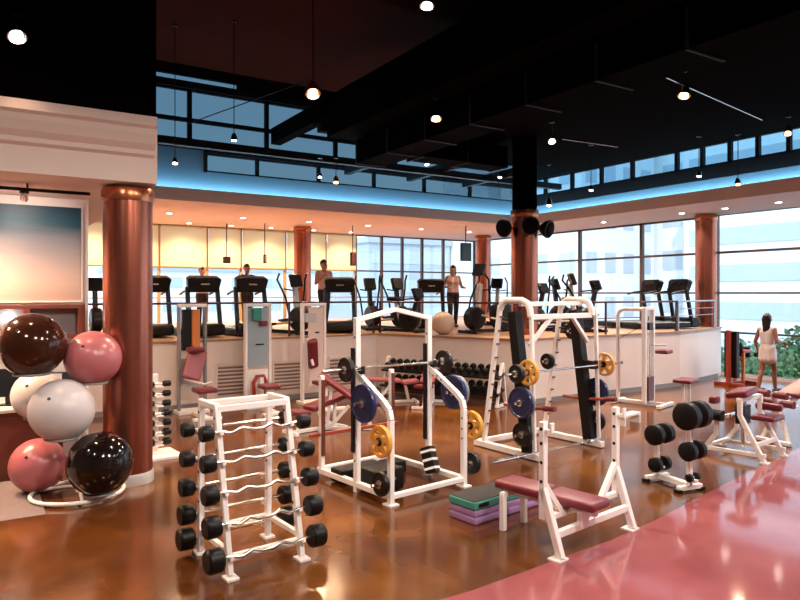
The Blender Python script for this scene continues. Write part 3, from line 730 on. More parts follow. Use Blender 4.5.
# ================================================================== press frame with guide columns
sm = thing('smith_machine','white guided barbell frame with black guide columns, right of centre','weight machine',(*fl(537,461),0),R(5))
SW = 1.30
for x,nm in ((0,'l'),(SW,'r')):
    MB().bar((x,-.08,.05),(x,1.15,.05),.09,.08).build('base_rail','white',sm,bevel=.006)
    MB().bar((x,.98,.09),(x,.66,2.03),.055,.06).build('rear_upright','white',sm,bevel=.005)
    b = MB()
    for i in range(9): b.box((x,.915-.033*i,.35+.19*i),(.04,.07,.02))
    b.build('notches','brownwood',sm,smooth=False)
    s_ = -1 if x == 0 else 1
    MB().bar((x,.14,.09),(x,.40,1.95),.14,.15).build('guide_column','black',sm,bevel=.01)
    MB().bar((x+.075*(1 if x else -1)*(1 if x else -1)*0+ (.075 if x else .0),.04,.09),(x+(.075 if x else .0),.10,1.98),.04,.05).build('front_upright','white',sm,bevel=.005)
    pts = [(x,.66,1.98),(x,.62,2.06),(x,.54,2.10),(x,.26,2.10),(x,.16,2.06),(x,.12,1.98),(x,.11,1.88)]
    MB().tube(pts,.045,12).build('top_arch','white',sm)
    MB().tube([(x+s_*(-.02),.60,.66),(x,.20,.66),(x,-.12,.70)],.022,10).build('safety_arm','redmetal',sm)
    MB().tube([(x,-.12,.70),(x,-.30,.72)],.036,12).build('arm_grip','red',sm)
MB().bar((0,.30,2.05),(SW,.30,2.05),.055,.06).build('top_bar','white',sm,bevel=.005)
MB().bar((0,.12,1.88),(SW,.12,1.88),.05,.07).build('front_top_bar','white',sm,bevel=.005)
for x0_, x1_ in ((.42,.03),(SW-.42,SW-.03)): MB().bar((x0_,.12,1.86),(x1_,.16,1.50),.05,.05).build('corner_brace','white',sm,bevel=.004)
MB().bar((0,1.10,.06),(SW,1.10,.06),.07,.07).build('rear_base_bar','white',sm,bevel=.005)
sp_ = {}
for s,x in ((-1,0),(1,SW)):
    for nm,z in (('mid',.76),('low',.34)):
        MB().cyl((x+s*.05,.13,z),(x+s*.27,.13,z),.022,14).build('plate_peg','chrome',sm); sp_[(s,nm)] = (x+s*.135,.13,z)
a = R(5)
gb = olympic(sm,(SW/2,.06-.055,1.17),2.45,a,'guided barbell across the black guide columns of the press frame',.36)
for s,x in ((-1,0),(1,SW)): MB().box((x,.13,1.17),(.10,.20,.12)).build('bar_carriage','plastic',sm,smooth=False,bevel=.006)
plate(W(sm,(-.16,.005,1.17)),a,.168,.05,'yellow','yellow plate on the left end of the guided barbell',None,True)
plate(W(sm,(-.38,.005,1.1685)),a,.12,.06,'iron','black plate outermost on the left end of the guided barbell',None)
plate(W(sm,(SW+.16,.005,1.17)),a,.168,.05,'yellow','yellow plate on the right end of the guided barbell',None,True)
plate(W(sm,(-.165,.13,.76)),a,.205,.055,'blue','large navy plate on the left column of the press frame',None)
plate(W(sm,(-.105,.13,.76)),a,.19,.035,'grey','grey plate stacked inside the navy plate on the left press column',None)
plate(W(sm,sp_[(-1,'low')]),a,.16,.05,'iron','black plate low on the left column of the press frame',None)
plate(W(sm,sp_[(1,'mid')]),a,.205,.055,'blue','navy plate on the right column of the press frame',None)
plate(W(sm,sp_[(1,'low')]),a,.15,.05,'iron','black plate low on the right column of the press frame',None)
MB().cyl((SW+.02,.55,1.63),(SW+.24,.55,1.63),.022,12).build('plate_peg','chrome',sm)
plate(W(sm,(SW+.13,.55,1.63)),a,.13,.05,'iron','black plate high on the right rear upright of the press frame',None)
MB().cyl((SW-.02,.80,1.17),(SW-.25,.80,1.17),.022,12).build('plate_peg','chrome',sm)
plate(W(sm,(SW-.14,.80,1.17)),a,.12,.06,'iron','black plate on the inner peg of the right rear upright',None)
# barbell lying across the base
fbx = olympic(None,(*pt(556,8.85),.118),2.3,R(8),'steel barbell lying low across the base of the press frame',.40)
p0 = W(sm,(SW/2-.35,-.03,.118)); fbx.location = p0; fbx.rotation_euler.z = R(5)

# ================================================================== bench press (front right)
bp = thing('bench_press','white bench press with wine red pads, nearest at right of centre','bench',(*fl(557,560),0),R(8))
BW = 1.10
for x in (0,BW):
    up_ = MB().bar((x,.14,.30),(x,.14,1.12),.055,.055).build('upright','white',bp,bevel=.005)
    MB().bar((x,-.04,.02),(x,.14,.56),.055,.06).build('leaning_strut','white',bp,bevel=.005)
    MB().bar((x,.14,.60),(x+(.24 if x==0 else -.24),.14,.31),.05,.05).build('corner_gusset','white',bp,bevel=.004)
    MB().box((x,-.01,.010),(.13,.12,.02)).build('foot_plate','white',bp,smooth=False,bevel=.003)
    for z in (.62,.78,.94,1.06): MB().cyl((x-.03,.14,z),(x+.03,.14,z),.015,10).build('bolt','iron',up_)
    MB().span((x-.02,.05,1.04),(x+.02,.12,1.06)).span((x-.02,.04,1.04),(x+.02,.06,1.12)).build('bar_hook','white',up_,smooth=False)
MB().bar((0,.02,.20),(BW,.02,.20),.05,.06).build('front_cross_bar','white',bp,bevel=.005)
MB().bar((0,.14,.30),(BW,.14,.30),.05,.05).build('rear_cross_bar','white',bp,bevel=.005)
bx, ang = .39, R(3)
def bl(u, v, z):   # bench axis: u across, v along (towards the back)
    return (bx+u*math.cos(ang)-v*math.sin(ang), -.12+u*math.sin(ang)+v*math.cos(ang), z)
MB().bar(bl(0,.0,.335),bl(0,.96,.335),.06,.07).build('bench_rail','white',bp,bevel=.005)
for u in (-.16,.16): MB().bar(bl(u,.87,.0),bl(u,.87,.34),.05,.05).build('rear_leg','white',bp,bevel=.004)
MB().bar(bl(-.18,.87,.33),bl(.18,.87,.33),.05,.05).build('rear_leg_bar','white',bp,bevel=.004)
MB().bar(bl(0,.13,.18),bl(0,.13,.335),.10,.06).build('front_post','white',bp,bevel=.005)
MB().pad(bl(0,.20,.405),(.29,.50,.075),(0,0,ang),.03).build('back_pad','red',bp)
MB().pad(bl(0,.74,.405),(.30,.50,.075),(0,0,ang),.03).build('seat_pad','red',bp)

# ================================================================== aerobic steps
sx_, sy_ = fl(475,526)
ang = math.atan2(fl(537,506)[1]-sy_, fl(537,506)[0]-sx_)
def step(z, h, foam, top, label, inset=0):
    t = thing('aerobic_step',label,'step',(sx_+.01*inset,sy_+.01*inset,z),ang,None)
    MB().pad((.48,.18,h*.45),(.96,.36,h*.9),(0,0,0),.015).build('riser',foam,t)
    MB().pad((.48,.18,h*.93),(.94,.34,h*.14),(0,0,0),.006).build('tread',top,t)
    for u in (.12,.84):
        MB().box((u,-.001,h*.45),(.14,.008,h*.4)).build('hand_grip','black' if foam=='teal' else 'purple',t,smooth=False)
    return t
step(.0,.068,'purple','purple','lilac foam step at the bottom of the stack beside the bench press')
step(.069,.068,'purple','purple','lilac foam step in the middle of the stack beside the bench press',1)
step(.138,.085,'teal','stepblack','teal foam step with black top, topmost of the stack by the bench press',0)

# ================================================================== vertical dumbbell stand
ds = thing('dumbbell_stand','small white stand with round black dumbbells at right','rack',(*fl(689.5,491),0),R(-9))
V1 = .48
for y in (0,V1):
    MB().bar((-.17,y,.045),(.17,y,.045),.06,.05).build('foot_bar','white',ds,bevel=.005)
    MB().bar((0,y,.06),(0,y,.90 if y == 0 else .60),.05,.05).build('upright','white',ds,bevel=.005)
    for s in (-1,1): MB().box((s*.17,y,.018),(.06,.08,.036)).build('rubber_foot','black',ds,smooth=False,bevel=.005)
MB().bar((0,-.0,.06),(0,V1,.06),.08,.06).build('base_beam','white',ds,bevel=.005)
def saddle(y, z, w):
    MB().span((-w/2,y-.10,z-.04),(w/2,y,z-.0165)).build('saddle','white',ds,smooth=False)
zz = [(0,.85,.150,.135,'big round dumbbell on top of the small stand, near side'),(0,.46,.105,.09,'round dumbbell on the middle near saddle of the small stand'),(0,.165,.045,.05,'tiny dumbbell on the base of the small stand'),
      (V1,.55,.118,.11,'round dumbbell on the top far saddle of the small stand'),(V1,.20,.085,.085,'round dumbbell on the low far saddle of the small stand')]
for y,z,hr,hl,lb in zz:
    saddle(y,z,.05)
    dumbbell(W(ds,(0,y-.045,z)),R(4),hr,hl,.09,lb,None)

# ================================================================== ball rack
br = thing('ball_rack','white ring stand holding large exercise balls before the copper column','ball rack',(*pt(78,7.25),0),0)
MB().ring((0,0,.035),.46,.022,'z',48,10).build('base_ring','white',br)
MB().tube([(0,0,.03),(0,0,1.62)],.022,12).build('pole','white',br)
for k in range(3):
    an = 2*PI*k/3+.5; MB().tube([(0,0,.10),(.25*math.cos(an),.25*math.sin(an),.075),(.46*math.cos(an),.46*math.sin(an),.04)],.018,10).build('spoke','white',br)
balls = [(100,463,6.98,.330,'balldark','glossy dark brown exercise ball on the low tier beside the column'),
         (38,465,7.32,.290,'ballpink','rose pink exercise ball on the low tier at left'),
         (62,410,7.02,.325,'ballwhite','large white exercise ball on the middle tier in front'),
         (38,395,7.64,.280,'ballwhite','smaller white exercise ball behind the large white one'),
         (32,345,6.98,.335,'ballbrown','shiny bronze exercise ball on the top tier at left'),
         (93,358,7.30,.297,'ballpink','rose pink exercise ball on the top tier before the column')]
for px,py,d,r,mt,lb in balls:
    x,y = pt(px,d); z = zat(py,d)
    o = MB().ball((0,0,0),r,(1,1,1),(0,0,0),48,32).build('exercise_ball',mt); o.location = (x,y,z); tag(o,lb,'exercise ball')
    b = MB(); d_ = Vector((x,y,z))-Vector((br.location.x,br.location.y,z)); L = d_.length
    b.ring((0,0,r*1.004),r*.035,.006,'z',20,6); vb = b.build('valve','plastic',o); vb.rotation_euler = (R(60),0,R(-30))
    if z-r > .12:
        rc = r*.5; zc = z-math.sqrt((r+.012)**2-rc*rc)
        rg = MB(); rg.ring((d_.x,d_.y,zc),rc,.012,'z',28,8)
        dn = d_.normalized(); rg.tube([(0,0,zc-.02),(dn.x*(L-rc),dn.y*(L-rc),zc)],.010,8); rg.build('cradle','grey',br)
    else:
        rc = r*.45; zc = z-math.sqrt((r+.012)**2-rc*rc)
        rg = MB(); rg.ring((d_.x,d_.y,max(zc,.06)),rc,.012,'z',28,8); rg.build('cradle','grey',br)

# ================================================================== arm curl bench (right)
q = fl(764,464); cb = thing('curl_bench','white leg and curl bench with wine pads and black foam rollers at right','bench',(q[0],q[1],0),R(7))
# local: near side along +y at x=0, far side x=.62
for x in (0,.62):
    MB().bar((x,0,.02),(x,.30,.58),.06,.055).bar((x,.30,.57),(x,.30,.80),.06,.055).build('front_leg','white',cb,bevel=.005)
    MB().bar((x,.82,.02),(x,.62,.28),.06,.05).bar((x,.62,.27),(x,.60,.50),.055,.05).build('rear_leg','white',cb,bevel=.005)
    MB().bar((x,-.02,.10),(x,.80,.08),.055,.05).build('side_rail','white',cb,bevel=.005)
    for y in (-.01,.83): MB().box((x,y,.012),(.10,.10,.024)).build('foot_plate','white',cb,smooth=False,bevel=.003)
MB().bar((0,.32,.78),(.62,.32,.78),.06,.06).build('top_bar','white',cb,bevel=.005)
MB().bar((0,.10,.22),(.62,.10,.22),.05,.05).build('front_bar','white',cb,bevel=.005)
MB().bar((0,.72,.12),(.62,.72,.12),.05,.05).build('rear_bar','white',cb,bevel=.005)
MB().bar((.20,.34,.12),(.20,.34,.80),.05,.05).build('mast','chrome',cb,bevel=.005)
MB().span((.08,.28,.45),(.28,.40,.70)).build('weight_stack','iron',cb,smooth=False,bevel=.004)
MB().pad((.20,.36,.86),(.40,.28,.09),(R(-10),R(-6),0),.035).build('arm_pad','red',cb)
MB().pad((.62,.20,.50),(.40,.30,.07),(0,0,0),.03).build('seat_pad','red',cb)
MB().cyl((-.03,.62,.50),(.62,.62,.50),.022,12).build('roller_bar','chrome',cb)
for y_,x_ in ((.62,-.14),(.62,.10)):
    pass
MB().cyl((-.05,.50,.55),(-.05,.92,.555),.075,16).build('foam_roller','black',cb)
MB().cyl((-.05,.90,.555),(-.05,1.12,.56),.095,18).build('end_roller','black',cb)
MB().cyl((-.05,.40,.56),(-.05,1.18,.56),.02,10).build('roller_axle','chrome',cb)
MB().bar((.05,.45,.56),(-.05,.45,.56),.04,.04).build('roller_arm','white',cb)
MB().pad((.05,.66,.74),(.16,.10,.10),(0,0,0),.03).build('knee_pad','red',cb)
MB().pad((.66,.20,.64),(.10,.34,.10),(0,0,0),.035).build('thigh_pad','red',cb)

# ================================================================== sit-up bench at the right edge
sb = thing('situp_bench','incline bench with wine pad and foot rollers, cut by the right picture edge','bench',(*fl(790,446),0),R(-8))
for y in (0,.44): MB().bar((-.02,y,.02),(.05,.22,.52),.05,.05).build('front_leg','white',sb,bevel=.004)
MB().bar((-.05,-.05,.03),(-.05,.50,.03),.07,.05).build('front_foot','white',sb,bevel=.005)
MB().bar((.0,.22,.48),(1.5,.22,1.02),.06,.07).build('spine','white',sb,bevel=.005)
MB().bar((1.3,.22,.95),(1.45,.22,.04),.06,.06).build('rear_leg','white',sb,bevel=.005)
MB().bar((1.45,-.06,.03),(1.45,.5,.03),.07,.05).build('rear_foot','white',sb,bevel=.005)
MB().pad((.80,.22,.87),(1.15,.34,.08),(0,R(-19.8),0),.03).build('back_pad','red',sb)
for zr_,xr_ in ((.72,-.08),(.58,.06)):
    MB().cyl((xr_,-.02,zr_),(xr_,.18,zr_),.055,16).build('foot_roller','red',sb)
    MB().cyl((xr_,.27,zr_),(xr_,.46,zr_),.055,16).build('foot_roller','red',sb)
    MB().cyl((xr_,-.06,zr_),(xr_,.50,zr_),.016,10).build('roller_axle','chrome',sb)
MB().bar((.05,.22,.50),(-.08,.22,.73),.045,.045).build('roller_post','white',sb,bevel=.004)

# ================================================================== cable tower
ct = thing('cable_tower','white cable tower with weight stack in front of the platform at right','weight machine',(*fl(618,402),0),R(-75))
# local x runs toward the camera (along -V), local y to the right
Lc = .95
MB().bar((-.05,0,.05),(Lc,0,.05),.09,.07).build('base_beam','white',ct,bevel=.006)
for x,w_ in ((0,.3),(Lc,.35)): MB().bar((x,-w_,.04),(x,w_,.04),.08,.06).build('base_foot','white',ct,bevel=.006)
MB().tube([(0,0,.08),(0,0,1.74),(.03,0,1.83),(.12,0,1.88),(.62,0,1.88)],.038,12).build('rear_mast','white',ct)
for y in (-.20,.20): MB().bar((.62,y,.06),(.62,y,1.90),.08,.07).build('stack_post','white',ct,bevel=.006)
MB().bar((.62,-.23,1.90),(.62,.23,1.90),.08,.06).build('stack_cap','white',ct,bevel=.006)
for y in (-.05,.05): MB().cyl((.62,y,.08),(.62,y,1.88),.012,10).build('guide_rod','chrome',ct)
b = MB()
for i in range(11): b.box((.62,0,.13+.042*i),(.12,.26,.038))
b.build('weight_stack','brownwood',ct,smooth=False)
MB().box((.62,0,1.55),(.12,.17,.14)).build('pulley_block','black',ct,smooth=False,bevel=.01)
MB().bar((.02,.0,.2),(.02,0,1.35),.03,.05).build('notched_strip','redmetal',ct,smooth=False)
MB().tube([(.62,.16,1.17),(.75,.42,1.17),(.72,.62,1.15)],.02,10).build('press_arm','silver',ct)
MB().pad((.74,.48,1.03),(.24,.34,.08),(0,0,0),.03).build('arm_pad','red',ct)
MB().pad((1.25,.25,.52),(.34,.50,.07),(0,0,0),.03).build('seat_pad','red',ct)
for y in (.10,.42): MB().bar((1.25,y,.02),(1.25,y,.50),.05,.05).build('seat_leg','white',ct,bevel=.005)
MB().cyl((.62,0,1.62),(.05,0,1.3),.006,6).build('cable','plastic',ct)
# low white stool near it
t = thing('low_stand','low white foot stand on the floor beside the cable tower','foot stand',(*fl(628,424),0),R(10))
MB().span((-.28,-.08,.14),(.28,.08,.18)).build('top_board','white',t,smooth=False,bevel=.005)
for s in (-1,1): MB().span((s*.24-.02,-.09,0),(s*.24+.02,.09,.14)).build('leg','white',t,smooth=False,bevel=.003)

# ================================================================== red rotary machine beside the woman
rm = thing('exercise_machine','red framed exercise machine with black panel standing behind the curl bench','exercise machine',(*fl(735,385),0),R(4))
MB().span((-.38,-.05,.0),(.55,.05,.10)).span((-.32,-.35,.0),(-.22,.35,.08)).span((.42,-.3,0),(.52,.3,.08)).build('base','redmetal',rm,smooth=False,bevel=.008)
MB().bar((-.30,0,.08),(-.30,0,1.32),.10,.09).build('mast','redmetal',rm,bevel=.008)
MB().box((-.15,0,.74),(.16,.30,1.10)).build('housing','black',rm,smooth=False,bevel=.02)
MB().box((-.02,0,1.05),(.12,.20,.42),(0,R(-8),0)).build('side_panel','silver',rm,smooth=False,bevel=.01)
MB().bar((.10,-.14,.08),(.12,-.14,.78),.06,.06).build('support_post','orange',rm,bevel=.005); MB().bar((.28,.14,.08),(.22,.14,.78),.06,.06).build('support_post','orange',rm,bevel=.005)
MB().tube([(.02,0,.45),(.2,.0,.66),(.36,0,.50),(.44,0,.1)],.03,10).build('curved_tube','orange',rm)
MB().pad((.25,0,.80),(.34,.34,.08),(0,0,0),.03).build('seat_pad','redmetal',rm)
MB().ball((.07,-.05,.90),.13,(.7,.8,1.2)).build('head_cushion','black',rm)
MB().pad((.42,0,.78),(.12,.30,.26),(0,R(-12),0),.03).build('back_cushion','black',rm)
MB().tube([(-.25,0,1.28),(-.05,-.05,1.24),(.06,-.1,1.08)],.018,8).build('handle','black',rm)

# ================================================================== long dumbbell rack
dr = thing('dumbbell_rack','long two tier rack full of black dumbbells along the angled platform wall','rack',(7.38,12.25,0),math.atan2(-2.5,1.15))
DL = 2.75
for x in (.05,DL-.05):
    MB().bar((x,-.24,.03),(x,.22,.03),.06,.05).build('foot_bar','white',dr,bevel=.004)
    MB().bar((x,-.20,.04),(x,.02,.84),.05,.05).build('front_leg','white',dr,bevel=.004)
    MB().bar((x,.20,.04),(x,.06,.84),.05,.05).build('rear_leg','white',dr,bevel=.004)
for z,y in ((.38,-.10),(.70,-.04)):
    MB().box((DL/2,y,z-.10),(DL,.30,.03),(R(18),0,0)).build('shelf_tray','plastic',dr,smooth=False)
MB().span((.08,.10,.08),(DL-.08,.13,.36)).build('back_board','brownwood',dr,smooth=False)
for tier,(z,y,nm) in enumerate(((.70,-.045,'upper'),(.38,-.105,'lower'))):
    n = 15
    proto = None
    for i in range(n):
        hr = .058+.0015*i; x = .16+(DL-.32)*i/(n-1)
        lb = 'black dumbbell on the %s tier of the long rack, %s from the left' % (nm, ORD[i])
        w = W(dr,(x,y,z+.005)); rz = dr.rotation_euler.z+R(90)
        if proto is None: proto = dumbbell(w,rz,.066,.085,.12,lb,'dumbbells on the long rack',R(-18)); 
        else: dup(proto,w,(0,R(-18),rz),lb,'dumbbells on the long rack')

# ================================================================== padded benches in the middle ground
def bench(loc, rz, label, tilt=25, mt='red', z=.42):
    t = thing('weight_bench',label,'bench',(*loc,0),rz)
    MB().bar((0,-.45,.03),(0,.50,.03),.06,.05).build('base_rail','white',t,bevel=.004)
    for w_,y_ in ((.22,.48),(.20,-.44)): MB().bar((-w_,y_,.03),(w_,y_,.03),.06,.05).build('foot','white',t,bevel=.004)
    MB().bar((0,-.30,.04),(0,-.22,z-.03),.055,.055).build('front_post','white',t,bevel=.004); MB().bar((0,.36,.04),(0,.05,z-.03),.055,.055).build('rear_post','white',t,bevel=.004)
    MB().pad((0,-.32,z),(.32,.34,.075),(R(-6),0,0),.03).build('seat_pad',mt,t)
    L = .78; ca, sa = math.cos(R(tilt)), math.sin(R(tilt))
    MB().pad((0,-.12+L/2*ca,z+.03+L/2*sa),(.30,L,.075),(R(tilt),0,0),.03).build('back_pad',mt,t)
    MB().bar((0,.40,.05),(0,-.12+L*.7*ca,z+L*.7*sa-.02),.045,.045).build('back_strut','white',t,bevel=.004)
    return t
bench(fl(352,430),R(55),'incline bench with wine pad and white frame behind the squat rack left post',35)
bench(fl(394,403),R(70),'flat bench with rose pad before the long dumbbell rack',4,'pinkpad')
bench(fl(428,406),R(-50),'white framed bench seen between the squat rack posts',30)
bench(fl(314,431),R(-80),'low wine pad bench by the notched rear post of the squat rack',12,'red',.34)

# ================================================================== stack machines along the riser wall
def stack_machine(px, d, label, kind):
    x,y = pt(px,d); t = thing('weight_machine',label,'weight machine',(x,y,0),R(2))
    MB().span((-.28,-.05,0),(.28,.32,.06)).span((-.06,-.75,0),(.06,0,.06)).span((-.25,-.80,0),(.25,-.70,.05)).build('base','white',t,smooth=False,bevel=.006)
    for s in (-1,1): MB().bar((s*.24,.12,.06),(s*.24,.12,1.98),.05,.10).build('post','white' if kind != 'dark' else 'grey',t,bevel=.006)
    MB().span((-.265,.06,1.94),(.265,.18,2.0)).build('top_cap','white',t,smooth=False,bevel=.006)
    sh = {'dark':'grey','blue':'silver','tan':'soffit'}[kind]
    if kind == 'dark':
        MB().span((-.20,.14,.35),(.20,.16,1.0)).build('shroud','silver',t,smooth=False)
        MB().span((-.18,.08,1.15),(-.02,.18,1.90)).build('weight_stack','black',t,smooth=False)
        MB().bar((.05,.06,1.1),(.05,.06,1.9),.14,.08).build('lift_column','orange',t,bevel=.01)
        MB().pad((-.02,-.10,.92),(.34,.10,.60),(R(-18),R(22),0),.045).build('back_pad','pinkpad',t)
        MB().pad((-.02,-.16,1.18),(.30,.20,.09),(0,0,0),.035).build('arm_pad','red',t)
        MB().pad((.05,-.45,.48),(.36,.40,.08),(0,0,0),.035).build('seat_pad','red',t)
        MB().tube([(-.20,-.1,.66),(.10,-.3,.56),(.22,-.35,.60)],.022,10).build('lever_arm','white',t)
    elif kind == 'blue':
        MB().span((-.20,.10,.80),(.20,.13,1.92)).build('shroud','bluepanel',t,smooth=False)
        MB().span((-.20,.09,.06),(.20,.12,.74)).build('lower_panel','white',t,smooth=False)
        MB().tube([(-.10,.02,.10),(-.12,.02,.50),(-.06,.02,.62),(.08,.02,.62),(.13,.02,.52),(.13,.02,.10)],.035,10).build('leg_frame','redmetal',t)
        MB().bar((.02,-.02,.06),(.02,-.02,.60),.08,.05).build('centre_post','white',t,bevel=.005)
        MB().tube([(-.05,.08,1.22),(.10,.06,1.22)],.014,8).build('handle','plastic',t)
        MB().pad((.0,-.42,.48),(.34,.36,.08),(0,0,0),.035).build('seat_pad','red',t)
        MB().pad((.08,.02,1.62),(.16,.08,.10),(0,0,0),.03).build('arm_pad','red',t)
    else:
        MB().span((-.10,.10,.30),(.22,.14,1.92)).build('shroud','soffit',t,smooth=False)
        MB().span((-.20,.08,1.62),(.06,.12,1.80)).build('pulley_housing','silver',t,smooth=False,bevel=.01)
        MB().tube([(-.16,.05,1.3),(-.18,-.1,1.0),(-.16,-.2,.8)],.03,10).build('lever_arm','white',t)
        MB().pad((-.14,-.14,1.02),(.20,.12,.62),(R(22),R(-14),0),.045).build('back_pad','red',t)
        MB().pad((-.05,-.42,.48),(.34,.38,.08),(0,0,0),.035).build('seat_pad','red',t)
        MB().span((.03,.09,1.40),(.12,.10,1.43)).build('handle','plastic',t,smooth=False)
    MB().bar((0,-.42,.06),(0,-.40,.45),.06,.06).build('seat_post','white',t,bevel=.005)
    return t
M['bluepanel'] = mat('pale_blue_guard', (.42,.52,.58), .12, .2)
stack_machine(194,12.1,'weight machine with rose back pad against the platform wall beside the big column','dark')
stack_machine(260,12.6,'weight machine with pale blue guard panel against the platform wall','blue')
stack_machine(316,13.1,'weight machine with tan shroud and wine pad left of the squat rack','tan')
# green towel on the blue panelled machine
t = tag(MB().pad((0,0,0),(.17,.06,.24),(0,0,0),.02).build('towel','towel'),'green towel hung on top of the blue paneled machine','towel'); t.location = W(bpy.data.objects['weight_machine.001'],(-.06,.0,1.80))

# ================================================================== dumbbell tower half hidden by the column
x,y = pt(157,8.95); tw = thing('dumbbell_tower','narrow white tower of black dumbbells half hidden behind the big column','rack',(x,y,0),R(6))
MB().span((-.25,-.22,0),(.25,.22,.05)).build('base','white',tw,smooth=False,bevel=.006)
MB().span((-.28,-.28,0),(.28,-.22,.04)).build('front_foot','white',tw,smooth=False,bevel=.004)
MB().bar((0,.10,.05),(0,.10,1.1),.08,.08).build('mast','white',tw,bevel=.005)
for i in range(7):
    z = .2+.13*i
    MB().box((0,-.0,z-.035),(.10,.26,.014)).build('saddle','white',tw,smooth=False)
    dumbbell(W(tw,(0,-.06,z+.0)),R(6),.052-.002*i,.10,.12,'black dumbbell on the narrow tower behind the column, %s from the bottom' % ORD[i],'dumbbells on the narrow tower')

# ================================================================== left wall: mural, wall shelf, desk
t = thing('sky_mural','large sky picture fading from deep blue to pink on the left wall','picture',(-.35,9.69,2.10))
MB().span((-1.48,-.02,0),(1.48,0,1.22)).build('print','mural',t,smooth=False)
MB().span((-1.50,-.03,-.02),(1.50,0,0)).span((-1.50,-.03,1.22),(1.50,0,1.24)).span((1.48,-.03,0),(1.50,0,1.22)).span((-1.50,-.03,0),(-1.48,0,1.22)).build('frame','wallwhite',t,smooth=False)
t = thing('wall_shelf','dark red wood wall shelf with open compartments below the sky picture','shelf',(-.35,9.69,1.62))
b = MB(); b.span((-1.5,-.22,0),(1.5,0,.05)).span((-1.5,-.22,.38),(1.5,0,.43))
for x in (-1.5,-.75,0,.80,1.42): b.span((x,-.22,.05),(x+.08,0,.38))
b.build('carcass','brownwood',t,smooth=False,bevel=.004)
MB().span((-1.45,-.02,.05),(1.45,-.004,.38)).build('back_panel','grey',t,smooth=False)
t = thing('table_lamp','small lamp with white globe inside the wall shelf','lamp',(.30,9.58,1.672))
MB().lathe((0,0,0),[(.05,0),(.05,.015),(.012,.03),(.012,.16)],'z',14).build('lamp_base','plastic',t)
MB().ball((0,0,.21),.055).build('globe','bulbwhite',t)
t = thing('reception_desk','dark red wood desk with white counter top behind the exercise balls','desk',(-.3,9.3,0))
MB().span((-1.9,-.30,0),(1.15,.35,.80)).build('body','brownwood',t,smooth=False,bevel=.006)
for i in range(4): MB().span((-1.85+.76*i,-.32,.08),(-1.85+.76*i+.70,-.30,.74)).build('front_panel','brownwood',t,smooth=False,bevel=.008)
MB().span((-1.95,-.33,.80),(1.2,.38,.84)).build('counter_top','counter',t,smooth=False,bevel=.006)
for i,(px,w_,h_,lb) in enumerate(((8,.30,.34,'black computer monitor on the desk at the left edge'),(104,.22,.26,'small black monitor at the right end of the desk'))):
    d = 8.1 if i == 0 else 8.45; x,y = pt(px,d); x = min(x,.98)
    t = thing('monitor',lb,'monitor',(x,9.35,.84),R(-20))
    dp_ = MB().span((-w_/2,-.02,.10),(w_/2,.02,.10+h_)).build('display','plastic',t,smooth=False,bevel=.006)
    MB().span((-w_/2+.02,-.024,.12),(w_/2-.02,-.0195,.08+h_)).build('screen','screen',dp_,smooth=False)
    MB().span((-.03,-.01,.0),(.03,.03,.12)).build('stand_neck','plastic',t,smooth=False); MB().span((-.10,-.08,0),(.10,.08,.015)).build('stand_foot','plastic',t,smooth=False)
t = thing('printer','white printer on the desk behind the exercise balls','printer',(.66,9.32,.84),0)
MB().pad((0,0,.10),(.42,.34,.20),(0,0,0),.02).build('body','counter',t); MB().span((-.16,-.19,.06),(.16,-.16,.09)).build('paper_tray','plastic',t,smooth=False)
MB().span((-.19,-.175,.15),(.10,-.168,.19)).build('control_panel','grey',t,smooth=False)
# ================================================================== cardio machines on the platform
def treadmill(px, d, rz, label, group='treadmills on the platform', k=1.0):
    x,y = pt(px,d); t = thing('treadmill',label,'treadmill',(x,y,PZ),rz,group); t.scale = (.86,1,.93)
    MB().pad((0,.95,.10),(.80,1.75,.13),(0,0,0),.03).build('deck','plastic',t)
    MB().span((-.24,.35,.165),(.24,1.80,.172)).build('belt','black',t,smooth=False)
    for s in (-1,1): MB().span((s*.33-.07,.30,.165),(s*.33+.07,1.8,.185)).build('side_rail','silver',t,smooth=False)
    MB().pad((0,.15,.17),(.78,.42,.26),(0,0,0),.09).build('motor_hood','plastic',t)
    for s in (-1,1):
        MB().bar((s*.38,.22,.10),(s*.36,.40,1.10),.10,.07).build('upright','plastic',t,bevel=.012)
        MB().tube([(s*.36,.34,1.02),(s*.37,.60,1.00),(s*.36,.86,.94)],.027,10).build('handrail','plastic',t)
    MB().bar((-.37,.38,1.03),(.37,.38,1.03),.12,.10).build('crossbar','plastic',t,bevel=.02)
    b = MB(); b.prism([(-.36,.30,.98),(.36,.30,.98),(.41,.22,1.26),(.33,.20,1.31),(-.33,.20,1.31),(-.41,.22,1.26)],(0,.16,.05)); cn_ = b.build('console','plastic',t,bevel=.02)
    MB().box((0,.405,1.20),(.46,.012,.20),(R(-16),0,0)).build('screen','screen',cn_,smooth=False)
    MB().box((0,.215,1.16),(.20,.01,.03),(R(-16),0,0)).build('back_badge','grey',cn_,smooth=False)
    return t
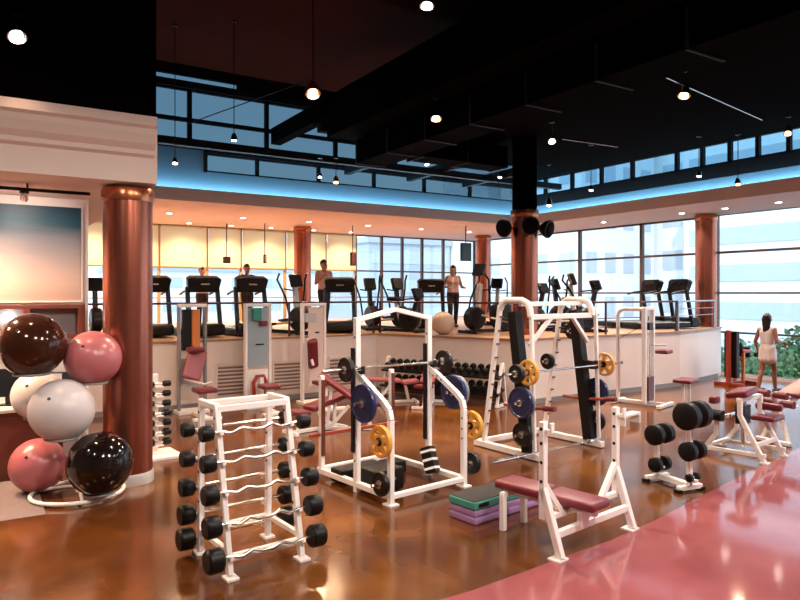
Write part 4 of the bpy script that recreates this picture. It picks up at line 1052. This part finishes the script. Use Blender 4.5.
def elliptical(px, d, rz, label, group='elliptical trainers on the platform', h=1.55):
    x,y = pt(px,d); t = thing('elliptical_trainer',label,'elliptical trainer',(x,y,PZ),rz,group); t.scale = (.82,.95,.85)
    MB().bar((0,-.1,.06),(0,1.6,.06),.14,.09).bar((-.32,-.08,.05),(.32,-.08,.05),.09,.08).bar((-.32,1.55,.05),(.32,1.55,.05),.09,.08).build('base','plastic',t,bevel=.01)
    MB().lathe((0,.16,.40),[(0,-.13),(.26,-.13),(.30,-.09),(.30,.09),(.26,.13),(0,.13)],'x',28).build('drive_housing','plastic',t)
    MB().bar((0,.22,.20),(0,.34,1.30),.12,.10).build('mast','silver' if h>1.52 else 'plastic',t,bevel=.012)
    cn_ = MB().box((0,.30,h-.18),(.36,.10,.34),(R(-18),0,0)).build('console','plastic',t,bevel=.025)
    MB().box((0,.357,h-.17),(.26,.012,.22),(R(-18),0,0)).build('screen','screen',cn_,smooth=False)
    for s in (-1,1):
        o_ = .12*s
        MB().tube([(s*.30,.30+o_,.42),(s*.31,.34+o_*.3,.90),(s*.33,.40-o_*.5,1.18),(s*.33,.48-o_*1.2,1.40),(s*.29,.40-o_*1.5,1.56)],.026,10).build('moving_arm','plastic',t)
        MB().tube([(s*.22,.20,.40+.08*s),(s*.22,1.45,.20-.0*s)],.028,8).build('pedal_link','silver',t)
        MB().pad((s*.22,.95,.30+.05*s),(.17,.40,.06),(R(-6),0,0),.02).build('pedal','black',t)
    MB().tube([(-.25,.44,1.16),(0,.38,1.12),(.25,.44,1.16)],.02,8).build('fixed_handle','plastic',t)
    return t
def bike(px, d, rz, label, group='exercise bikes on the platform', h=1.30):
    x,y = pt(px,d); t = thing('exercise_bike',label,'exercise bike',(x,y,PZ),rz,group); t.scale = (.9,1,.88)
    MB().bar((0,0,.05),(0,1.05,.05),.12,.08).bar((-.28,0,.04),(.28,0,.04),.09,.07).bar((-.28,1.05,.04),(.28,1.05,.04),.09,.07).build('base','plastic',t,bevel=.01)
    MB().lathe((0,.36,.36),[(0,-.10),(.24,-.10),(.28,-.06),(.28,.06),(.24,.10),(0,.10)],'x',24).build('flywheel_cover','plastic',t)
    MB().bar((0,.30,.30),(0,.12,h-.25),.10,.09).build('front_post','plastic',t,bevel=.01)
    cn_ = MB().box((0,.12,h-.13),(.36,.09,.26),(R(-20),0,0)).build('console','plastic',t,bevel=.02)
    MB().box((0,.172,h-.12),(.24,.012,.15),(R(-20),0,0)).build('screen','screen',cn_,smooth=False)
    MB().tube([(-.26,.38,h-.30),(-.20,.16,h-.27),(.20,.16,h-.27),(.26,.38,h-.30)],.02,8).build('handlebar','plastic',t)
    MB().bar((0,.62,.30),(0,.76,.82),.07,.07).build('seat_post','silver',t,bevel=.008)
    MB().pad((0,.80,.86),(.26,.30,.10),(0,0,0),.04).build('saddle','black',t)
    for s in (-1,1):
        MB().bar((s*.12,.36,.36),(s*.13,.36+.14*s,.36-.10*s),.03,.03).box((s*.19,.36+.14*s,.36-.10*s),(.12,.10,.03)).build('crank_pedal','black',t)
    return t
# left row: consoles turned to the room
treadmill(157,12.95+.25,R(2),'treadmill partly hidden by the right side of the big copper column')
treadmill(209,13.25+.1,R(3),'treadmill above the platform wall, second console from the big column')
treadmill(257,13.55+.1,R(2),'treadmill above the blue paneled weight machine')
elliptical(304,14.2,R(14),'elliptical trainer before the copper column at the blinds')
treadmill(341,14.75,R(-22),'treadmill turned sideways beside the bare armed man')
elliptical(375,15.9,R(-4),'elliptical trainer above the squat rack with arms spread, left one',h=1.5)
elliptical(404,15.9,R(4),'elliptical trainer above the squat rack with arms spread, right one',h=1.5)
treadmill(434,16.6,R(-20),'treadmill beside the standing woman in dark trousers')
elliptical(97,13.6,R(0),'elliptical trainer glimpsed between the mural wall and the big column',h=1.45)
el = elliptical(470,14.7,R(-82),'large cross trainer with tall console left of the speaker column',h=1.85)
MB().lathe((0,1.15,.42),[(0,-.16),(.34,-.16),(.38,-.11),(.38,.11),(.34,.16),(0,.16)],'x',28).build('rear_drive','plastic',el)
elliptical(494,18.2,R(-60),'cross trainer half behind the speaker column',h=1.55)
bike(422,15.0,R(20),'dark recumbent cycle body behind the rail above the dumbbell rack',h=1.15)
bike(547,16.2,R(8),'exercise bike just right of the speaker column')
elliptical(566,16.8,R(70),'elliptical with pale console at the far right windows',h=1.5)
elliptical(584,15.6,R(60),'tall dark elliptical seen above the right press column',h=1.62)
bike(600,15.3,R(75),'exercise bike with round backed console above the press frame right side',h=1.36)
treadmill(662,17.9,R(76),'treadmill facing the right windows, left one of the pair by the copper column',k=1)
treadmill(690,17.15,R(76),'treadmill facing the right windows, right one of the pair by the copper column')
# beige ball kept on the platform, dark bin
x,y = pt(443,14.35); o = MB().ball((0,0,0),.25,(1,1,1),(0,0,0),32,22).build('exercise_ball','ballbeige'); o.location = (x,y,PZ+.25); tag(o,'beige exercise ball on the platform behind the rail','exercise ball')
MB().ring((0,0,.2505),.012,.005,'z',14,6).build('valve','plastic',o)
M['speakergrille'] = mat('speaker_grille', (.004,.004,.004), .9, spec=.05)
# column speakers
fwd = math.atan2(-CY,-SY)     # towards the photographer
def speaker(px, py, dx, yaw, tilt, label):
    x,y = c2; an = yaw
    pa = an+(an-fwd)*.45; p = (x+math.cos(pa)*.46, y+math.sin(pa)*.46, zat(py,14.2))
    t = thing('speaker',label,'speaker',p,an,'speakers on the tall column')
    b = MB().lathe((0,0,0),[(0,-.12),(.10,-.11),(.17,-.02),(.20,.06),(.195,.09),(.17,.10),(0,.10)],'x',28); o1 = b.build('cabinet','plastic',t); o1.rotation_euler = (0,R(tilt),0)
    g = MB().lathe((0,0,0),[(0,.102),(.165,.102),(.165,.112),(.10,.122),(0,.125)],'x',28).build('grille','speakergrille',t); g.rotation_euler = (0,R(tilt),0)
    MB().cyl((-.168,0,.0),(-.06,0,0),.025,10).build('bracket','plastic',t)
    return t
fwd = math.atan2(-CY,-SY)     # towards the photographer
speaker(505,227,0,fwd-R(50),14,'black round speaker on the left of the tall column')
speaker(523,226,0,fwd+R(2),14,'black round speaker facing forward on the tall column')
speaker(548,228,0,fwd+R(50),14,'black round speaker on the right of the tall column')
# hung screens and speakers by the back windows
def hung(px, d, zc, w, h, mt, label, name, rz=0, ztop=ZS0):
    x,y = pt(px,d); t = thing(name,label,name.replace('_',' '),(x,y,zc),rz)
    MB().span((-w/2,-.04,-h/2),(w/2,.06,h/2)).build('case','plastic',t,smooth=False,bevel=.012)
    MB().span((-w/2+.025,-.046,-h/2+.03),(w/2-.025,-.039,h/2-.03)).build('front_panel',mt,t,smooth=False)
    MB().cyl((0,.02,h/2),(0,.02,ztop-zc-.004),.015,8).build('hanging_pole','plastic',t)
hung(466,20.6,zat(252,20.6),.36,.56,'bluescreen','dark blue screen hung before the window left of the corner column','television',R(-8))
hung(353,20.6,zat(259,20.6),.16,.42,'brownwood','small dark red speaker hung before the window right of the blind column','wall_speaker')
hung(227,20.0,zat(260,20.0),.22,.20,'darkcloth','small dark speaker hung before the blinds, left one','wall_speaker',R(20))
hung(265,20.0,zat(259,20.0),.08,.26,'goldframe','narrow tan speaker hung before the blinds, right one','wall_speaker')

# ================================================================== people
def capsules(bones, name, material, parent, voxel, smooth=2):
    """one continuous surface grown round tapered bones (p, q, r at p, r at q)"""
    b = MB()
    for p,q,r0,r1 in bones:
        p,q = Vector(p),Vector(q)
        b.ball(p,r0,(1,1,1),(0,0,0),14,10); b.ball(q,r1,(1,1,1),(0,0,0),14,10)
        if (q-p).length > 1e-4: b.tube([p,q],[r0,r1],14)
    o = b.build(name, material, parent)
    o.data.remesh_voxel_size = voxel
    rm_ = o.modifiers.new('remesh','REMESH'); rm_.mode = 'VOXEL'; rm_.voxel_size = voxel; rm_.use_smooth_shade = True
    s_ = o.modifiers.new('smooth','SMOOTH'); s_.factor = .5; s_.iterations = smooth
    dg = bpy.context.evaluated_depsgraph_get(); me = bpy.data.meshes.new_from_object(o.evaluated_get(dg))
    o.modifiers.clear(); old = o.data; o.data = me; bpy.data.meshes.remove(old)
    for f in me.polygons: f.use_smooth = True
    return o
def hand(B, wrist, dirv, side, curl=.5, palmn=(0,-1,0)):
    w = Vector(wrist); d = Vector(dirv).normalized(); n = Vector(palmn); n = (n-d*n.dot(d)).normalized(); sd = d.cross(n).normalized()*side
    pm = w+d*.085
    for k in (-.026,0,.026): B.append((w+d*.012+sd*k*.6, pm+sd*k, .016,.013))
    for i,(k,L) in enumerate(((-.033,.060),(-.011,.072),(.011,.078),(.033,.070))):
        p0 = pm+sd*k; p1 = p0+(d*math.cos(curl*.6)+n*math.sin(curl*.6))*L*.5; p2 = p1+(d*math.cos(curl*1.5)+n*math.sin(curl*1.5))*L*.5
        B.append((p0,p1,.0098,.009)); B.append((p1,p2,.009,.008))
    t0 = w+d*.025+sd*.030; t1 = t0+(sd*.7+d*.6+n*.3).normalized()*.038; t2 = t1+(d*.9+n*.4).normalized()*.030
    B.append((t0,t1,.012,.0105)); B.append((t1,t2,.0105,.009))
def person(px, d, z0, rz, label, female, outfit, arms, head_turn=0, hgt=1.70, skin='skin', hairlen=.12, stride=.08):
    x,y = pt(px,d); t = thing('person',label,'person',(x,y,z0),rz); t.scale = (hgt/1.70,)*3
    sw = .165 if female else .195; hw = .090
    B = []
    hip, knee, ank = {}, {}, {}
    for s in (-1,1):
        hip[s] = Vector((s*hw,0,.90)); knee[s] = Vector((s*hw*1.05,-.02+s*stride*.5-.01,.49)); ank[s] = Vector((s*hw*1.1,.02+s*stride,.085))
        B += [(hip[s],knee[s],.082,.054),(knee[s],(knee[s]+ank[s])/2+Vector((0,.015,.04)),.052,.050),((knee[s]+ank[s])/2+Vector((0,.015,.04)),ank[s],.050,.036),
              (ank[s]+Vector((0,.03,-.045)),ank[s]+Vector((s*.015,-.13,-.058)),.034,.026)]
    waist = Vector((0,.005,1.08)); chest = Vector((0,0,1.28)); neck = Vector((0,.012,1.44))
    for s in (-1,1):
        B += [((s*.055,0,.93),(s*.045,.0,1.10),.105,.088),((s*.045,0,1.10),(s*(.075 if not female else .06),-.005,1.29),.090,.102),
              ((s*.06,0,1.34),(s*sw*.92,.01,1.385),.075,.058)]
    if female:
        for s in (-1,1): B.append(((s*.065,-.07,1.27),(s*.065,-.085,1.26),.058,.050))
    hc = Vector((0,-.005,1.585))
    B += [(neck-Vector((0,0,.06)),neck+Vector((0,-.005,.09)),.058,.052)]
    e = Euler((0,0,head_turn)).to_matrix()
    def hp(v): return hc+e@Vector(v)
    B += [(hp((0,.012,.03)),hp((0,.0,-.0)),.088,.080),(hp((0,-.030,-.01)),hp((0,-.040,-.065)),.066,.046),
          (hp((0,-.088,.0)),hp((0,-.106,-.028)),.010,.015),(hp((0,-.088,-.058)),hp((0,-.090,-.062)),.014,.013)]
    for s in (-1,1): B += [(hp((s*.082,.012,.012)),hp((s*.084,.016,-.022)),.014,.010)]
    sh,el_,wr = {},{},{}
    for s in (-1,1):
        sh[s] = Vector((s*sw,.01,1.385)); el_[s] = Vector(arms[s][0]); wr[s] = Vector(arms[s][1])
        B += [(sh[s],el_[s],.052,.040),(el_[s],wr[s],.040,.026)]
        hand(B, wr[s], wr[s]-el_[s], s, .7, (0,-1,.0) if abs((wr[s]-el_[s]).normalized().y) < .8 else (0,0,-1))
    capsules(B,'body',skin,t,.0075,3)
    # face details
    for s in (-1,1):
        ep = hp((s*.032,-.083,.012)); MB().ball(ep,.009,(1,.6,.8),(0,0,0),10,8).build('eye','plastic',t)
    lp = hp((0,-.100,-.062)); MB().ball(lp,.018,(1.1,.35,.32),(0,0,head_turn),10,8).build('lips','pinkpad',t)
    # hair
    Hb = [(hp((0,.030,.052)),hp((0,.030,.040)),.092,.090),(hp((0,-.028,.088)),hp((0,.02,.088)),.050,.068)]
    if hairlen > .15: Hb += [(hp((s*.045,.055,.02)),hp((s*.040,.075,-hairlen)),.055,.030) for s in (-1,0,1)]
    else: Hb += [(hp((0,.055,.02)),hp((0,.055,-.03)),.065,.050)]
    capsules(Hb,'hair','hair',t,.012,2)
    g = .014
    if outfit == 'dress':
        D = []
        for s in (-1,1):
            D += [((s*.055,0,.95),(s*.042,0,1.10),.112,.088),((s*.048,0,1.10),(s*.062,-.005,1.30),.104,.112),((s*.07,0,1.34),(s*sw*.85,.01,1.385),.080,.068),
                  ((s*.07,.0,.94),(s*.085,.0,.74),.112,.112)]
            D.append(((s*.065,-.07,1.27),(s*.065,-.085,1.26),.070,.062))
        D += [((0,0,.94),(0,.0,.74),.11,.12)]
        capsules(D,'dress','whitecloth',t,.014,3)
    else:
        top, bot = outfit
        D = []
        for s in (-1,1):
            D += [((s*.055,0,1.0),(s*.047,0,1.10),.118,.110),((s*.047,0,1.10),(s*(.075 if not female else .06),-.005,1.29),.112,.126),((s*.06,0,1.33),(s*sw*.62,.01,1.375),.094,.076)]
            if female: D.append(((s*.065,-.07,1.27),(s*.065,-.085,1.26),.080,.072))
        capsules(D,'vest',top,t,.014,3)
        D = []
        for s in (-1,1):
            D += [((s*.055,0,.93),(s*.05,0,1.02),.122,.106),(hip[s],knee[s],.096,.070)]
            if bot == 'darkcloth': D += [(knee[s],ank[s]+Vector((0,0,.02)),.070,.056)]
        capsules(D,'trousers' if bot == 'darkcloth' else 'shorts',bot,t,.014,2)
    for s in (-1,1):
        a = ank[s]
        MB().pad((a.x+s*.007,a.y-.045,.042),(.092,.265,.084),(0,0,-s*.08),.035).build('shoe','rubbershoe',t)
    return t
# arms: {side: (elbow, wrist)} in the figure's own frame; it faces local -y
hang = {-1:((-.245,.03,1.11),(-.25,-.06,.87)), 1:((.245,.03,1.11),(.25,-.06,.87))}
holdb = {-1:((-.25,.06,1.12),(-.22,-.18,1.10)), 1:((.25,.05,1.11),(.29,-.10,.90))}
hold = {-1:((-.26,.02,1.12),(-.22,-.26,1.12)), 1:((.26,.02,1.12),(.22,-.26,1.12))}
up = {-1:((-.25,-.02,1.12),(-.16,-.22,1.28)), 1:((.25,.0,1.12),(.20,-.24,1.16))}
px_w, d_w = 767.5, 14.75
wx = person(px_w,d_w,0,R(86),'woman in a short white dress standing with her back to us before the right windows',True,'dress',holdb,R(10),1.72,'darkskin',.24,.14)
person(324,17.3,PZ,R(6),'man in a pale vest and dark trousers standing among the treadmills facing us',False,('pinkcloth','darkcloth'),up,R(15),1.74,'skin')
person(453,17.4,PZ,R(-20),'woman in a pale top and dark trousers beside the big cross trainer',True,('pinkcloth','darkcloth'),hold,R(-20),1.60,'skin',.16)
person(247,17.0,PZ,R(4),'person in a dark vest behind the treadmill console above the blue paneled machine',False,('darkcloth','darkcloth'),hold,0,1.62,'skin')
person(202,17.3,PZ,R(4),'person in a white vest behind the second treadmill console',False,('whitecloth','darkcloth'),hold,0,1.56,'skin')
# dumbbell in the woman's hand
hx = W(wx,(.30,-.155,.80)); 
dumbbell(hx,R(86)+R(80),.052,.07,.10,'small black dumbbell held in the hand of the woman in white')
# ================================================================== camera and view
sc = bpy.context.scene
cam = bpy.data.cameras.new('camera'); co = bpy.data.objects.new('camera', cam); col.objects.link(co)
co.location = (0,0,H); co.rotation_euler = (R(90),0,-YAW)
cam.sensor_width = 36; cam.lens = F/800*36; cam.shift_y = -(300-HOR)/800; cam.clip_end = 400
sc.camera = co
sc.view_settings.view_transform = 'Standard'; sc.view_settings.look = 'None'
sc.view_settings.gamma = 1; sc.view_settings.use_curve_mapping = False
sc.view_settings.exposure = 0.15
sc.cycles.max_bounces = 8; sc.cycles.diffuse_bounces = 4; sc.cycles.glossy_bounces = 4; sc.cycles.transparent_max_bounces = 12
sc.cycles.sample_clamp_indirect = 6; sc.cycles.caustics_reflective = False; sc.cycles.caustics_refractive = False
sc.cycles.use_denoising = True
bpy.context.view_layer.update()
